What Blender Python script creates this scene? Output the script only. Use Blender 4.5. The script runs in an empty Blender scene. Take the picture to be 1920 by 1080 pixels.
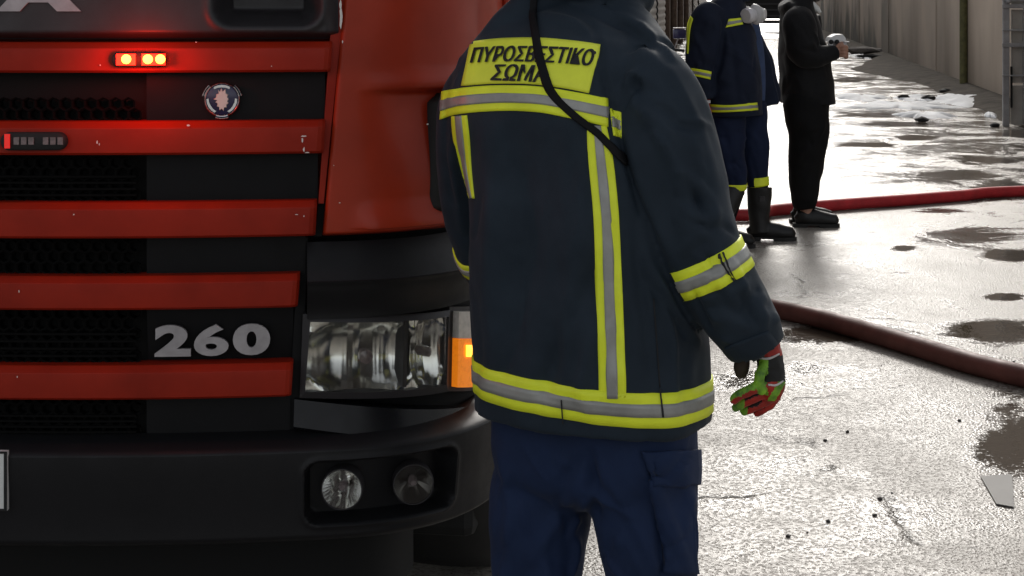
import bpy, bmesh, math, random
import numpy as np
from mathutils import Vector, Matrix, noise
from mathutils.bvhtree import BVHTree

# ------------------------------------------------------------------ camera, sky, sun, exposure
F, H, YH = 3000.0, 1.60, -10.0            # focal length in photo pixels, eye height, horizon row
SC = bpy.context.scene
C = SC.collection
cam_d = bpy.data.cameras.new('camera'); cam = bpy.data.objects.new('camera', cam_d); C.objects.link(cam)
cam.location = (0, 0, H); cam.rotation_euler = (math.radians(90), 0, 0)
cam_d.sensor_width = 36; cam_d.lens = F / 1920 * 36
cam_d.shift_y = -(540 - YH) / 1920
cam_d.clip_start = 0.05; cam_d.clip_end = 2000
SC.camera = cam

SUN_EL, SUN_AZ = math.radians(29), math.radians(9)
W = bpy.data.worlds.new('World'); SC.world = W; W.use_nodes = True
wn, wl = W.node_tree.nodes, W.node_tree.links
bgn = wn['Background']
sky = wn.new('ShaderNodeTexSky'); sky.sky_type = 'NISHITA'; sky.sun_disc = False
sky.sun_elevation = SUN_EL; sky.sun_rotation = SUN_AZ
sky.air_density = 1.0; sky.dust_density = 2.5; sky.ozone_density = 0.6; sky.altitude = 0
hsv = wn.new('ShaderNodeHueSaturation'); hsv.inputs['Saturation'].default_value = 0.22   # overcast: nearly colourless sky
wl.new(sky.outputs[0], hsv.inputs['Color']); wl.new(hsv.outputs[0], bgn.inputs['Color'])
bgn.inputs['Strength'].default_value = 0.10
sl = bpy.data.lights.new('sun', 'SUN'); sl.energy = 1.0; sl.angle = math.radians(12); sl.color = (1.0, 0.95, 0.88)
so = bpy.data.objects.new('sun', sl); C.objects.link(so)
so.rotation_euler = Vector((math.sin(SUN_AZ) * math.cos(SUN_EL), math.cos(SUN_AZ) * math.cos(SUN_EL), math.sin(SUN_EL))).to_track_quat('Z', 'Y').to_euler()
so.location = (2, 10, 20)
SC.view_settings.view_transform = 'Standard'; SC.view_settings.look = 'None'
SC.view_settings.exposure = 0.82; SC.view_settings.gamma = 1.0
SC.render.engine = 'CYCLES'
SC.cycles.use_denoising = True
SC.cycles.max_bounces = 7; SC.cycles.sample_clamp_indirect = 6

random.seed(7)

# ------------------------------------------------------------------ helpers
def P(px, py, Y):
    """point at distance Y that shows at photo pixel (px, py)"""
    return Vector(((px - 960) / F * Y, Y, H - (py - YH) / F * Y))
def G(px, py, z=0.0):
    Y = (H - z) * F / (py - YH)
    return Vector(((px - 960) / F * Y, Y, z))
def ray(px, py):
    return Vector(((px - 960) / F, 1, -(py - YH) / F)).normalized()
EYE = Vector((0, 0, H))

def wm(o):
    return o.matrix_basis.copy() if o.parent is None else wm(o.parent) @ o.matrix_basis
def add(name, verts, faces, mat, parent=None, smooth=True, world=True):
    """one mesh object; world coordinates are turned into the parent's own frame"""
    me = bpy.data.meshes.new(name)
    if parent is not None and world:
        inv = wm(parent).inverted()
        verts = [inv @ Vector(v) for v in verts]
    me.from_pydata([tuple(v) for v in verts], [], faces); me.update()
    if smooth: me.polygons.foreach_set('use_smooth', [True] * len(me.polygons))
    o = bpy.data.objects.new(name, me); C.objects.link(o)
    if isinstance(mat, (list, tuple)):
        for m in mat: me.materials.append(m)
    elif mat: me.materials.append(mat)
    o.parent = parent
    return o
def tag(o, label=None, cat=None, group=None, kind=None):
    if label: o['label'] = label
    if cat: o['category'] = cat
    if group: o['group'] = group
    if kind: o['kind'] = kind
    return o
def thing(name, loc, label, cat, rz=0, group=None):
    o = bpy.data.objects.new(name, None); C.objects.link(o); o.empty_display_size = .1
    o.location = loc; o.rotation_euler = (0, 0, rz)
    o.matrix_basis = Matrix.Translation(loc) @ Matrix.Rotation(rz, 4, 'Z')
    return tag(o, label, cat, group)

class MB:
    """collects simple shapes into one mesh"""
    def __init__(s): s.v = []; s.f = []
    def raw(s, v, f):
        n = len(s.v); s.v += [Vector(q) for q in v]; s.f += [[i + n for i in q] for q in f]; return s
    def box(s, c, d, rz=0, bev=0.0, M=None):
        bm = bmesh.new(); bmesh.ops.create_cube(bm, size=1)
        for v in bm.verts: v.co = Vector((v.co.x * d[0], v.co.y * d[1], v.co.z * d[2]))
        if bev > 0: bmesh.ops.bevel(bm, geom=bm.edges[:], offset=min(bev, min(d) * .45), segments=2, affect='EDGES', profile=.5)
        R = Matrix.Translation(c) @ Matrix.Rotation(rz, 4, 'Z')
        if M: R = M @ R
        s.raw([R @ v.co for v in bm.verts], [[v.index for v in f.verts] for f in (bm.verts.index_update() or bm.faces)]); bm.free(); return s
    def tube(s, pts, rad, n=12, cap=True):
        pts = [Vector(p) for p in pts]; k = len(pts)
        rad = rad if isinstance(rad, (list, tuple)) else [rad] * k
        v = []; f = []; up = None
        for i, p in enumerate(pts):
            t = (pts[min(i + 1, k - 1)] - pts[max(i - 1, 0)]).normalized()
            if up is None:
                up = Vector((0, 0, 1)) if abs(t.z) < .9 else Vector((1, 0, 0))
            a = (up - t * up.dot(t)).normalized(); b = t.cross(a); up = a
            r = rad[i]; ra, rb = r if isinstance(r, tuple) else (r, r)
            v += [p + a * math.cos(2 * math.pi * j / n) * ra + b * math.sin(2 * math.pi * j / n) * rb for j in range(n)]
        for i in range(k - 1):
            for j in range(n):
                f.append([i * n + j, i * n + (j + 1) % n, (i + 1) * n + (j + 1) % n, (i + 1) * n + j])
        if cap: f.append(list(range(n))[::-1]); f.append([(k - 1) * n + j for j in range(n)])
        return s.raw(v, f)
    def prism(s, poly, d):
        """closed polygon of 3-D points pushed along vector d"""
        n = len(poly); d = Vector(d); v = [Vector(p) for p in poly]; v += [p + d for p in v[:n]]
        return s.raw(v, [list(range(n))[::-1], [n + i for i in range(n)]] + [[i, (i + 1) % n, n + (i + 1) % n, n + i] for i in range(n)])
    def lathe(s, prof, M, n=24, cap=True):
        """profile of (radius, height) turned round local z, placed by matrix M"""
        v = []; f = []; k = len(prof)
        for r, h in prof: v += [M @ Vector((r * math.cos(2 * math.pi * j / n), r * math.sin(2 * math.pi * j / n), h)) for j in range(n)]
        for i in range(k - 1):
            for j in range(n): f.append([i * n + j, i * n + (j + 1) % n, (i + 1) * n + (j + 1) % n, (i + 1) * n + j])
        if cap: f.append(list(range(n))[::-1]); f.append([(k - 1) * n + j for j in range(n)])
        return s.raw(v, f)
    def build(s, name, mat, parent=None, smooth=False, world=True):
        o = add(name, s.v, s.f, mat, parent, smooth, world)
        if smooth: o.data.set_sharp_from_angle(angle=math.radians(42))
        return o

def catmull(pts, m=6):
    """smooth resample of a list of equal-length tuples"""
    A = [np.array(p, float) for p in pts]; A = [2 * A[0] - A[1]] + A + [2 * A[-1] - A[-2]]; out = []
    for i in range(1, len(A) - 2):
        for k in range(m):
            t = k / m; p0, p1, p2, p3 = A[i - 1:i + 3]
            out.append(.5 * (2 * p1 + (p2 - p0) * t + (2 * p0 - 5 * p1 + 4 * p2 - p3) * t * t + (3 * p1 - p0 - 3 * p2 + p3) * t ** 3))
    out.append(A[-2]); return out

# ------------------------------------------------------------------ materials
def mat(name, col, rough=.6, metal=0.0, var=0.0, vscale=6.0, col2=None, bump=0.0, bscale=60.0, rvar=0.0, spec=.5, coat=0.0, emis=None, estr=0.0, stretch=None, alpha=1.0, trans=0.0, ior=1.45, sheen=0.0, bdist=.01):
    m = bpy.data.materials.new(name); m.use_nodes = True
    nt = m.node_tree; n, l = nt.nodes, nt.links; b = n['Principled BSDF']
    b.inputs['Base Color'].default_value = (*col, 1); b.inputs['Roughness'].default_value = rough; b.inputs['Metallic'].default_value = metal
    b.inputs['Specular IOR Level'].default_value = spec; b.inputs['Coat Weight'].default_value = coat; b.inputs['Coat Roughness'].default_value = .12
    b.inputs['Transmission Weight'].default_value = trans; b.inputs['IOR'].default_value = ior; b.inputs['Sheen Weight'].default_value = sheen
    if sheen: b.inputs['Sheen Roughness'].default_value = .4
    if emis: b.inputs['Emission Color'].default_value = (*emis, 1); b.inputs['Emission Strength'].default_value = estr
    if var or bump or rvar:
        tc = n.new('ShaderNodeTexCoord'); src = tc.outputs['Object']
        if stretch:
            mp = n.new('ShaderNodeMapping'); mp.inputs['Scale'].default_value = stretch; l.new(src, mp.inputs[0]); src = mp.outputs[0]
        no = n.new('ShaderNodeTexNoise'); no.inputs['Scale'].default_value = vscale; no.inputs['Detail'].default_value = 6; no.inputs['Roughness'].default_value = .62
        l.new(src, no.inputs['Vector'])
        if var:
            rp = n.new('ShaderNodeMapRange'); rp.inputs['From Min'].default_value = .32; rp.inputs['From Max'].default_value = .68
            l.new(no.outputs[0], rp.inputs[0])
            mx = n.new('ShaderNodeMix'); mx.data_type = 'RGBA'
            c2 = col2 or tuple(max(0, c * (1 - var)) for c in col)
            mx.inputs['A'].default_value = (*col, 1); mx.inputs['B'].default_value = (*c2, 1)
            l.new(rp.outputs[0], mx.inputs['Factor']); l.new(mx.outputs['Result'], b.inputs['Base Color'])
        if rvar:
            rr = n.new('ShaderNodeMapRange'); rr.inputs['From Min'].default_value = .3; rr.inputs['From Max'].default_value = .7
            rr.inputs['To Min'].default_value = max(.02, rough - rvar); rr.inputs['To Max'].default_value = min(1, rough + rvar)
            l.new(no.outputs[0], rr.inputs[0]); l.new(rr.outputs[0], b.inputs['Roughness'])
        if bump:
            nb = n.new('ShaderNodeTexNoise'); nb.inputs['Scale'].default_value = bscale; nb.inputs['Detail'].default_value = 4
            l.new(tc.outputs['Object'], nb.inputs['Vector'])
            bp = n.new('ShaderNodeBump'); bp.inputs['Strength'].default_value = bump; bp.inputs['Distance'].default_value = bdist
            l.new(nb.outputs[0], bp.inputs['Height']); l.new(bp.outputs[0], b.inputs['Normal'])
    return m

M = {}
M['red'] = mat('red truck paint', (.37, .030, .008), .46, spec=.3, var=.25, vscale=5, rvar=.08, coat=.10, bump=.02, bscale=9)
M['red_slat'] = mat('red slat paint', (.33, .017, .004), .5, spec=.22, var=.3, vscale=7, rvar=.1, coat=.04, bump=.02, bscale=14)
M['black_plastic'] = mat('black bumper plastic', (.009, .009, .0105), .5, spec=.32, var=.35, vscale=9, bump=.12, bscale=420, rvar=.1, bdist=.002)
M['mesh_black'] = mat('black mesh', (.004, .004, .004), .8, spec=.1)
M['grey_plastic'] = mat('charcoal plastic', (.032, .029, .032), .5, var=.3, vscale=8, bump=.1, bscale=380, rvar=.1, bdist=.002)
M['grille_black'] = mat('matt black grille', (.006, .006, .007), .6, spec=.22, var=.3, vscale=12, bump=.05, bscale=200, bdist=.002)
M['gloss_black'] = mat('glossy black panel', (.008, .008, .010), .3, spec=.3, var=.3, vscale=8, rvar=.1)
M['dark'] = mat('unlit black', (.004, .004, .004), .9)
M['rubber'] = mat('black rubber', (.014, .014, .014), .75, var=.3, vscale=20, bump=.2, bscale=120, bdist=.003)
M['silver_letter'] = mat('dull silver lettering', (.42, .40, .41), .45, metal=.35, var=.25, vscale=25)
M['chrome'] = mat('chrome', (.75, .75, .76), .16, metal=1, var=.1, vscale=40)
M['reflector'] = mat('lamp reflector', (.72, .72, .69), .2, metal=1, bump=.1, bscale=25, bdist=.01)
M['fog_dull'] = mat('dull lamp bowl', (.34, .33, .31), .25, metal=1)
M['lampglass'] = mat('clear lamp glass', (.95, .95, .95), .03, trans=1, ior=1.1)
M['badge_blue'] = mat('badge navy enamel', (.012, .010, .06), .25, coat=.4)
M['badge_silver'] = mat('badge silver', (.62, .58, .52), .4, metal=.4)
M['plate'] = mat('number plate white', (.7, .7, .68), .4, var=.1, vscale=30)
M['chip'] = mat('bare paint chip', (.75, .70, .66), .7)
M['led_red'] = mat('lit red led', (.8, .05, .02), .3, emis=(1, .008, .003), estr=4)
M['led_core'] = mat('lit led core', (1, .5, .2), .3, emis=(1, .26, .02), estr=8)
M['led_red_faint'] = mat('red lamp lens', (.5, .01, .01), .25, coat=.5, emis=(1, .02, .01), estr=.25)  # unlit lens with a faint red glow put into the material
M['lens_grey'] = mat('unlit led lens', (.20, .16, .16), .2, coat=.5, var=.5, vscale=90)
M['amber'] = mat('amber indicator', (.9, .30, .02), .25, coat=.4, emis=(1, .24, .01), estr=.28, var=.3, vscale=90)
M['amber_core'] = mat('lit amber bulb', (1, .5, .1), .3, emis=(1, .42, .04), estr=1.6)
M['clear_lens'] = mat('clear white lens', (.78, .72, .66), .25, coat=.2, var=.25, vscale=60)
M['glass_win'] = mat('dark cab glass', (.02, .022, .025), .05, coat=.3)
M['shutter'] = mat('aluminium shutter', (.46, .45, .42), .5, metal=.25, var=.2, vscale=3)
M['white_paint'] = mat('white paint', (.72, .72, .70), .4, var=.12, vscale=12)
# ------------------------------------------------------------------ ground
def ground_material():
    m = bpy.data.materials.new('wet worn asphalt'); m.use_nodes = True
    nt = m.node_tree; n, l = nt.nodes, nt.links; b = n['Principled BSDF']
    tc = n.new('ShaderNodeTexCoord'); ob = tc.outputs['Object']
    def noise_(scale, detail=5, rough=.6, dist=0.0, vec=None):
        t = n.new('ShaderNodeTexNoise'); t.inputs['Scale'].default_value = scale; t.inputs['Detail'].default_value = detail
        t.inputs['Roughness'].default_value = rough; t.inputs['Distortion'].default_value = dist; l.new(vec or ob, t.inputs['Vector']); return t.outputs[0]
    def rng(x, a, bb, c=0.0, d=1.0):
        r = n.new('ShaderNodeMapRange'); r.inputs['From Min'].default_value = a; r.inputs['From Max'].default_value = bb
        r.inputs['To Min'].default_value = c; r.inputs['To Max'].default_value = d; l.new(x, r.inputs[0]); return r.outputs[0]
    def mixc(f, a, bb):
        x = n.new('ShaderNodeMix'); x.data_type = 'RGBA'; l.new(f, x.inputs['Factor'])
        for k, v in (('A', a), ('B', bb)):
            if isinstance(v, tuple): x.inputs[k].default_value = (*v, 1)
            else: l.new(v, x.inputs[k])
        return x.outputs['Result']
    def math_(op, a, bb):
        x = n.new('ShaderNodeMath'); x.operation = op
        for i, v in enumerate((a, bb)):
            if isinstance(v, (int, float)): x.inputs[i].default_value = v
            else: l.new(v, x.inputs[i])
        return x.outputs[0]
    big = noise_(.55, 6, .62, .6); mid = noise_(2.6, 6, .65, .4); grain = noise_(70, 3, .7); fine = noise_(170, 2, .6)
    vor = n.new('ShaderNodeTexVoronoi'); vor.inputs['Scale'].default_value = 85; l.new(ob, vor.inputs['Vector'])
    # cracks: edges of large warped cells
    wv = n.new('ShaderNodeTexNoise'); wv.inputs['Scale'].default_value = 1.8; wv.inputs['Detail'].default_value = 5; l.new(ob, wv.inputs['Vector'])
    va = n.new('ShaderNodeMix'); va.data_type = 'RGBA'; va.inputs['Factor'].default_value = .32; l.new(ob, va.inputs['A']); l.new(wv.outputs['Color'], va.inputs['B'])
    vc = n.new('ShaderNodeTexVoronoi'); vc.feature = 'DISTANCE_TO_EDGE'; vc.inputs['Scale'].default_value = .95; l.new(va.outputs['Result'], vc.inputs['Vector'])
    crack = rng(vc.outputs['Distance'], .0, .012, 1, 0)
    crack = math_('MULTIPLY', crack, rng(mid, .50, .58))
    stone = rng(vor.outputs['Distance'], .0, .55)
    aw = n.new('ShaderNodeAttribute'); aw.attribute_name = 'wet'; ad_ = n.new('ShaderNodeAttribute'); ad_.attribute_name = 'deep'
    edge = math_('ADD', math_('MULTIPLY', math_('SUBTRACT', noise_(1.6, 8, .74, .8), .5), 5.0), math_('MULTIPLY', math_('SUBTRACT', noise_(45, 3, .6), .5), 1.3))
    wsum = math_('ADD', aw.outputs['Fac'], math_('MULTIPLY', edge, math_('SUBTRACT', 1.45, ad_.outputs['Fac'])))
    pud = rng(wsum, -.20, .36)
    c1 = mixc(rng(big, .38, .62), (.33, .305, .27), (.40, .375, .335))
    c2 = mixc(rng(grain, .45, .62), c1, (.19, .165, .14))
    c3 = mixc(rng(mid, .58, .70), c2, (.085, .07, .055))
    speck = rng(noise_(34, 2, .5), .68, .72)
    c4 = mixc(speck, c3, (.025, .020, .017))
    c5 = mixc(crack, c4, (.022, .018, .015))
    c6 = mixc(pud, c5, (.060, .047, .035))
    l.new(c6, b.inputs['Base Color'])
    wet = math_('ADD', math_('MULTIPLY', big, .55), math_('MULTIPLY', mid, .45))
    wetm = rng(wet, .42, .60)
    rg = rng(wetm, 0, 1, .42, .20)
    inv = math_('SUBTRACT', 1.0, pud)
    deepm = rng(ad_.outputs['Fac'], .45, .75, .6, 1.0)
    pudr = math_('SUBTRACT', .19, math_('MULTIPLY', ad_.outputs['Fac'], .17))
    l.new(math_('ADD', math_('MULTIPLY', rg, inv), math_('MULTIPLY', pudr, pud)), b.inputs['Roughness'])
    b.inputs['IOR'].default_value = 1.30
    h = math_('ADD', math_('MULTIPLY', stone, .6), math_('MULTIPLY', fine, .5))
    h = math_('SUBTRACT', h, math_('MULTIPLY', crack, 1.6))
    bp = n.new('ShaderNodeBump'); bp.inputs['Distance'].default_value = .005
    l.new(h, bp.inputs['Height']); l.new(math_('MULTIPLY', rng(wetm, 0, 1, .9, .6), math_('SUBTRACT', 1.0, math_('MULTIPLY', pud, deepm))), bp.inputs['Strength'])
    bp2 = n.new('ShaderNodeBump'); bp2.inputs['Distance'].default_value = .02; bp2.inputs['Strength'].default_value = .25
    l.new(mid, bp2.inputs['Height']); l.new(bp.outputs[0], bp2.inputs['Normal']); l.new(bp2.outputs[0], b.inputs['Normal'])
    return m
M['asphalt'] = ground_material()
WET = [(1872, 624, 112, 24, 1.0), (1905, 815, 84, 98, .8), (1895, 478, 55, 13, 1.0), (1890, 556, 44, 8, 1.0), (1693, 466, 30, 6, 1.0), (1560, 626, 135, 20, .6), (1395, 712, 95, 24, .55), (1820, 440, 110, 19, .55),
        (1760, 330, 130, 14, .55), (1640, 215, 100, 9, .7), (1840, 300, 100, 12, .6), (1530, 692, 70, 11, .5), (1620, 272, 66, 6, .9), (1900, 250, 60, 9, .7), (1720, 258, 50, 6, .9),
       (1760, 395, 60, 6, .6), (1600, 150, 70, 6, .7), (1690, 232, 90, 5, .7), (1500, 240, 40, 9, .6), (1880, 350, 60, 14, .6)]
xs = [-300, -60, -15, -6, -3] + list(np.arange(-1.5, 8.01, .055)) + [10, 14, 20, 60, 300]
ys = [-200, -40, -8, 0, 2, 3.4]
while ys[-1] < 60: ys.append(ys[-1] * 1.009 if ys[-1] < 30 else ys[-1] * 1.03)
ys += [80, 140, 500]
xa, ya = np.array(xs), np.array(ys); X_, Y_ = np.meshgrid(xa, ya); wetv = -1.0 + .84 * np.clip((Y_ - 8.5) / 6, 0, 1) + .20 * np.clip((Y_ - 13) / 5, 0, 1) + .14 * np.clip((X_ - 2.6) / 1.6, 0, 1) * np.clip((Y_ - 9) / 4, 0, 1); deepv = np.full(X_.shape, .45)
for px, py, rx, ry, dp in WET:
    c_ = G(px, py); ex = (G(px + rx, py) - c_).length; ey = (G(px, py - ry) - G(px, py + ry)).length / 2; sx = c_.x / c_.y
    e_ = 1 - np.sqrt(((X_ - c_.x - (Y_ - c_.y) * sx) / ex) ** 2 + ((Y_ - c_.y) / ey) ** 2); deepv = np.where(e_ > wetv, dp, deepv); wetv = np.maximum(wetv, e_)
nx = len(xs); idx = np.arange(nx * len(ys)).reshape(len(ys), nx)
gv = np.stack([X_, Y_, np.zeros_like(X_)], -1).reshape(-1, 3).tolist(); gf = np.stack([idx[:-1, :-1], idx[:-1, 1:], idx[1:, 1:], idx[1:, :-1]], -1).reshape(-1, 4).tolist()
road = add('road', gv, gf, M['asphalt'], smooth=False); tag(road, kind='structure')
for nm, arr in (('wet', wetv), ('deep', deepv)):
    at = road.data.attributes.new(nm, 'FLOAT', 'POINT'); at.data.foreach_set('value', arr.ravel().astype(np.float32))

# standing water and foam: thin sheets with ragged outlines
def blob(name, px, py, rx, ry, z, mt, seed, rag=.25, n=72, thick=0.0, freq=2.2):
    c = G(px, py); e = G(px + rx, py) - c; dn = (G(px, py - ry) - G(px, py + ry)).length / 2
    top = []; rnd = Vector((seed * 7.3, seed * 3.1, 0))
    for i in range(n):
        a = 2 * math.pi * i / n
        k = 1 + rag * noise.noise(Vector((math.cos(a) * freq, math.sin(a) * freq, 0)) + rnd) * 1.6 + rag * .5 * noise.noise(Vector((math.cos(a) * freq * 4, math.sin(a) * freq * 4, 5)) + rnd)
        top.append(Vector((c.x + e.x * k * math.cos(a) + dn * k * math.sin(a) * .13, c.y + dn * k * math.sin(a), z)))
    if not thick:
        return add(name, top, [list(range(n))], mt, smooth=False)
    v = []; f = []; R = 7
    for r in range(R):
        s = 1 - r / R
        for p in top:
            q = Vector((c.x, c.y, 0)).lerp(Vector((p.x, p.y, 0)), s)
            hgt = z + thick * (1 - s ** 3) * (.7 + .9 * noise.noise(Vector((q.x * 5, q.y * 2.5, seed)))) if r else .001
            v.append((q.x, q.y, max(hgt, .001)))
    for r in range(R - 1):
        for i in range(n): f.append([r * n + i, r * n + (i + 1) % n, (r + 1) * n + (i + 1) % n, (r + 1) * n + i])
    f.append([(R - 1) * n + i for i in range(n)])
    return add(name, v, f, mt)
M['puddle'] = mat('muddy standing water', (.050, .040, .030), .03, spec=.5, ior=1.33, bump=.03, bscale=6, bdist=.02)
M['wet_dark'] = mat('soaked dark asphalt', (.030, .024, .019), .12, var=.3, vscale=9, rvar=.08, bump=.45, bscale=75, bdist=.006, ior=1.35)
M['foam'] = mat('white fire foam', (.86, .87, .88), .8, var=.1, vscale=14, bump=.5, bscale=60)
fl = ['broad white foam sheet running up to the concrete wall foot', 'ragged white foam streak behind the man in black', 'long thin white foam streak in front of black rubble', 'small white foam blob beside the metal gate post', 'low white foam smear on the wet road before the wall', 'white foam crest between two black rubble lumps', 'thin white foam scrap by the grey sandbag']
for i, (px, py, rx, ry, rag) in enumerate(((1815, 189, 66, 10, .35), (1612, 184, 48, 5, .4), (1690, 200, 84, 6.5, .5), (1857, 218, 9, 2.5, .3), (1732, 217, 44, 5, .5), (1715, 186, 30, 4, .4), (1618, 106, 20, 3, .5))):
    o = blob('foam_patch', px, py, rx, ry, .01, M['foam'], 30 + i, rag, thick=.05, freq=2.8); tag(o, fl[i], 'foam', 'foam patches on the road', 'stuff')

# rubble lumps, sandbag, pebbles, paper
def lump(name, c, r, mt, seed, sq=(1, 1, .6)):
    bm = bmesh.new(); bmesh.ops.create_icosphere(bm, subdivisions=2, radius=1)
    vs = []
    for v in bm.verts:
        k = 1 + .45 * noise.noise(v.co * 1.3 + Vector((seed * 3.7, 0, 0)))
        vs.append((c[0] + v.co.x * r * sq[0] * k, c[1] + v.co.y * r * sq[1] * k, max(.0, c[2] + r * sq[2] * .8 + v.co.z * r * sq[2] * k)))
    bm.verts.index_update(); fs = [[q.index for q in f.verts] for f in bm.faces]; bm.free()
    return add(name, vs, fs, mt, smooth=False)
M['char'] = mat('charred rubble', (.012, .011, .010), .7, var=.4, vscale=20)
M['stone'] = mat('dark pebble', (.04, .034, .03), .6, var=.4, vscale=60)
M['sack'] = mat('grey sacking', (.16, .14, .125), .85, var=.4, vscale=20, bump=.4, bscale=40)
for i, (px, py, r, lb) in enumerate(((1696, 186, .075, 'round black charred lump poking out of white foam'), (1741, 188, .085, 'jagged black charred lump at the foam edge'), (1728, 228, .06, 'flat charred scrap on the road before the foam'),
                                     (1772, 174, .07, 'black charred scrap near the wall foot'), (1850, 191, .06, 'dark charred scrap at the tip of the foam sheet'), (1866, 238, .05, 'small dark scrap beside the gate post'))):
    tag(lump('charred_lump', G(px, py), r, M['char'], i, (1.3, 1, .55)), lb, 'rubble', 'charred scraps in the foam')
tag(lump('sandbag', G(1622, 103), .30, M['sack'], 40, (1.9, .8, .42)), 'grey slumped sandbag lying against the concrete wall', 'sandbag')
tag(lump('charred_beam', G(1636, 109), .16, M['char'], 44, (2.4, .5, .35)), 'low black charred beam in front of the grey sandbag', 'rubble')
for i in range(14):
    px, py = random.uniform(1335, 1915), random.uniform(660, 1075)
    if i < 7: px, py = ((1553, 979), (1478, 1007), (1650, 937), (1640, 968), (1547, 827), (1799, 790), (1589, 811))[i]
    tag(lump('pebble', G(px, py), .003 + .003 * random.random() if i >= 7 else .0075, M['stone'], i), 'small dark pebble lying on the wet road', 'pebble', 'pebbles scattered on the road')
M['paper'] = mat('wet grey card', (.26, .25, .235), .7, var=.12, vscale=8)
pp = [G(1838, 892, .006), G(1898, 889, .006), G(1901, 950, .006), G(1868, 944, .006)]
tag(MB().prism(pp, (0, 0, -.0025)).build('card_sheet', M['paper']), 'torn grey card lying half over the dark puddle', 'card')

# ------------------------------------------------------------------ road frame: along r, across q (right of the camera positive)
PSI = math.atan((1363 - 960) / F)
RD = Vector((math.sin(PSI), math.cos(PSI), 0)); RQ = Vector((math.cos(PSI), -math.sin(PSI), 0))
def RP(along, across, z=0.0): return RD * along + RQ * across + Vector((0, 0, z))
def concrete_material():
    m = mat('streaked old concrete', (.50, .40, .315), .85, var=1, vscale=.35, col2=(.40, .325, .26), bump=.25, bscale=22)
    nt = m.node_tree; n, l = nt.nodes, nt.links; b = n['Principled BSDF']
    base = b.inputs['Base Color'].links[0].from_socket
    tc = n.new('ShaderNodeTexCoord'); mp = n.new('ShaderNodeMapping'); mp.inputs['Scale'].default_value = (1.0, .30, .08); l.new(tc.outputs['Object'], mp.inputs[0])
    no = n.new('ShaderNodeTexNoise'); no.inputs['Scale'].default_value = 1.0; no.inputs['Detail'].default_value = 6; l.new(mp.outputs[0], no.inputs['Vector'])
    sx = n.new('ShaderNodeSeparateXYZ'); l.new(tc.outputs['Object'], sx.inputs[0])
    # damp growth creeping up from the foot of the wall, in ragged streaks
    zr = n.new('ShaderNodeMapRange'); zr.inputs['From Min'].default_value = 0; zr.inputs['From Max'].default_value = 2.2; zr.inputs['To Min'].default_value = .22; zr.inputs['To Max'].default_value = -.06; l.new(sx.outputs['Z'], zr.inputs[0])
    ad = n.new('ShaderNodeMath'); ad.operation = 'ADD'; l.new(no.outputs[0], ad.inputs[0]); l.new(zr.outputs[0], ad.inputs[1])
    rr = n.new('ShaderNodeMapRange'); rr.inputs['From Min'].default_value = .54; rr.inputs['From Max'].default_value = .84; l.new(ad.outputs[0], rr.inputs[0])
    mx = n.new('ShaderNodeMix'); mx.data_type = 'RGBA'; mx.inputs['B'].default_value = (.16, .125, .09, 1)
    l.new(rr.outputs[0], mx.inputs['Factor']); l.new(base, mx.inputs['A'])
    # black mould on the far stretch of the wall
    mp2 = n.new('ShaderNodeMapping'); mp2.inputs['Scale'].default_value = (1, .5, .35); mp2.inputs['Location'].default_value = (3, 7, 2); l.new(tc.outputs['Object'], mp2.inputs[0])
    n2 = n.new('ShaderNodeTexNoise'); n2.inputs['Scale'].default_value = 1.0; n2.inputs['Detail'].default_value = 7; l.new(mp2.outputs[0], n2.inputs['Vector'])
    a2 = n.new('ShaderNodeMath'); a2.operation = 'ADD'; l.new(n2.outputs[0], a2.inputs[0]); l.new(zr.outputs[0], a2.inputs[1])
    r2 = n.new('ShaderNodeMapRange'); r2.inputs['From Min'].default_value = .56; r2.inputs['From Max'].default_value = .70; l.new(a2.outputs[0], r2.inputs[0])
    yr = n.new('ShaderNodeMapRange'); yr.inputs['From Min'].default_value = 21; yr.inputs['From Max'].default_value = 30; l.new(sx.outputs['Y'], yr.inputs[0])
    m2 = n.new('ShaderNodeMath'); m2.operation = 'MULTIPLY'; l.new(r2.outputs[0], m2.inputs[0]); l.new(yr.outputs[0], m2.inputs[1])
    mx2 = n.new('ShaderNodeMix'); mx2.data_type = 'RGBA'; mx2.inputs['B'].default_value = (.055, .048, .032, 1)
    l.new(m2.outputs[0], mx2.inputs['Factor']); l.new(mx.outputs['Result'], mx2.inputs['A']); l.new(mx2.outputs['Result'], b.inputs['Base Color'])
    return m
M['concrete'] = concrete_material()
M['joint'] = mat('dark wall joint', (.05, .042, .034), .9)
M['moss'] = mat('green stained pipe', (.14, .13, .05), .75, var=.5, vscale=10)
WALL = 4.05
wall = thing('concrete_wall', RP(15, WALL), 'tall streaked beige concrete wall along the right of the alley', 'wall', -PSI)
edges = [12.0, 16.5, 22.9, 27.9, 32.3, 36.9, 41.6, 46.2, 50.8, 55.6, 62, 68, 74, 80, 88, 96]
MB().box((.30, 40, 3.7), (.2, 90, 7.4)).build('wall_core', M['joint'], wall, world=False)
for i in range(len(edges) - 1):
    a, bq = edges[i] - 15, edges[i + 1] - 15
    mb = MB(); g = .014 if i % 2 else .03
    hs = (0, 3.7, 7.4) if i % 3 else (0, 2.05, 4.7, 7.4)
    for z0, z1 in zip(hs[:-1], hs[1:]):
        MB().box((.12 + .012 * (i % 2), (a + bq) / 2, (z0 + z1) / 2), (.2, bq - a - g, z1 - z0 - .02), bev=.008).build('wall_panel', M['concrete'], wall, world=False)
MB().tube([(-.03, 28.2 - 15, .02), (-.03, 28.2 - 15, 7.3)], .07, 12).build('drain_pipe', M['moss'], wall, True, world=False)
MB().box((.15, 40, 7.46), (.36, 90, .1), bev=.01).build('coping', M['concrete'], wall, world=False)
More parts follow.
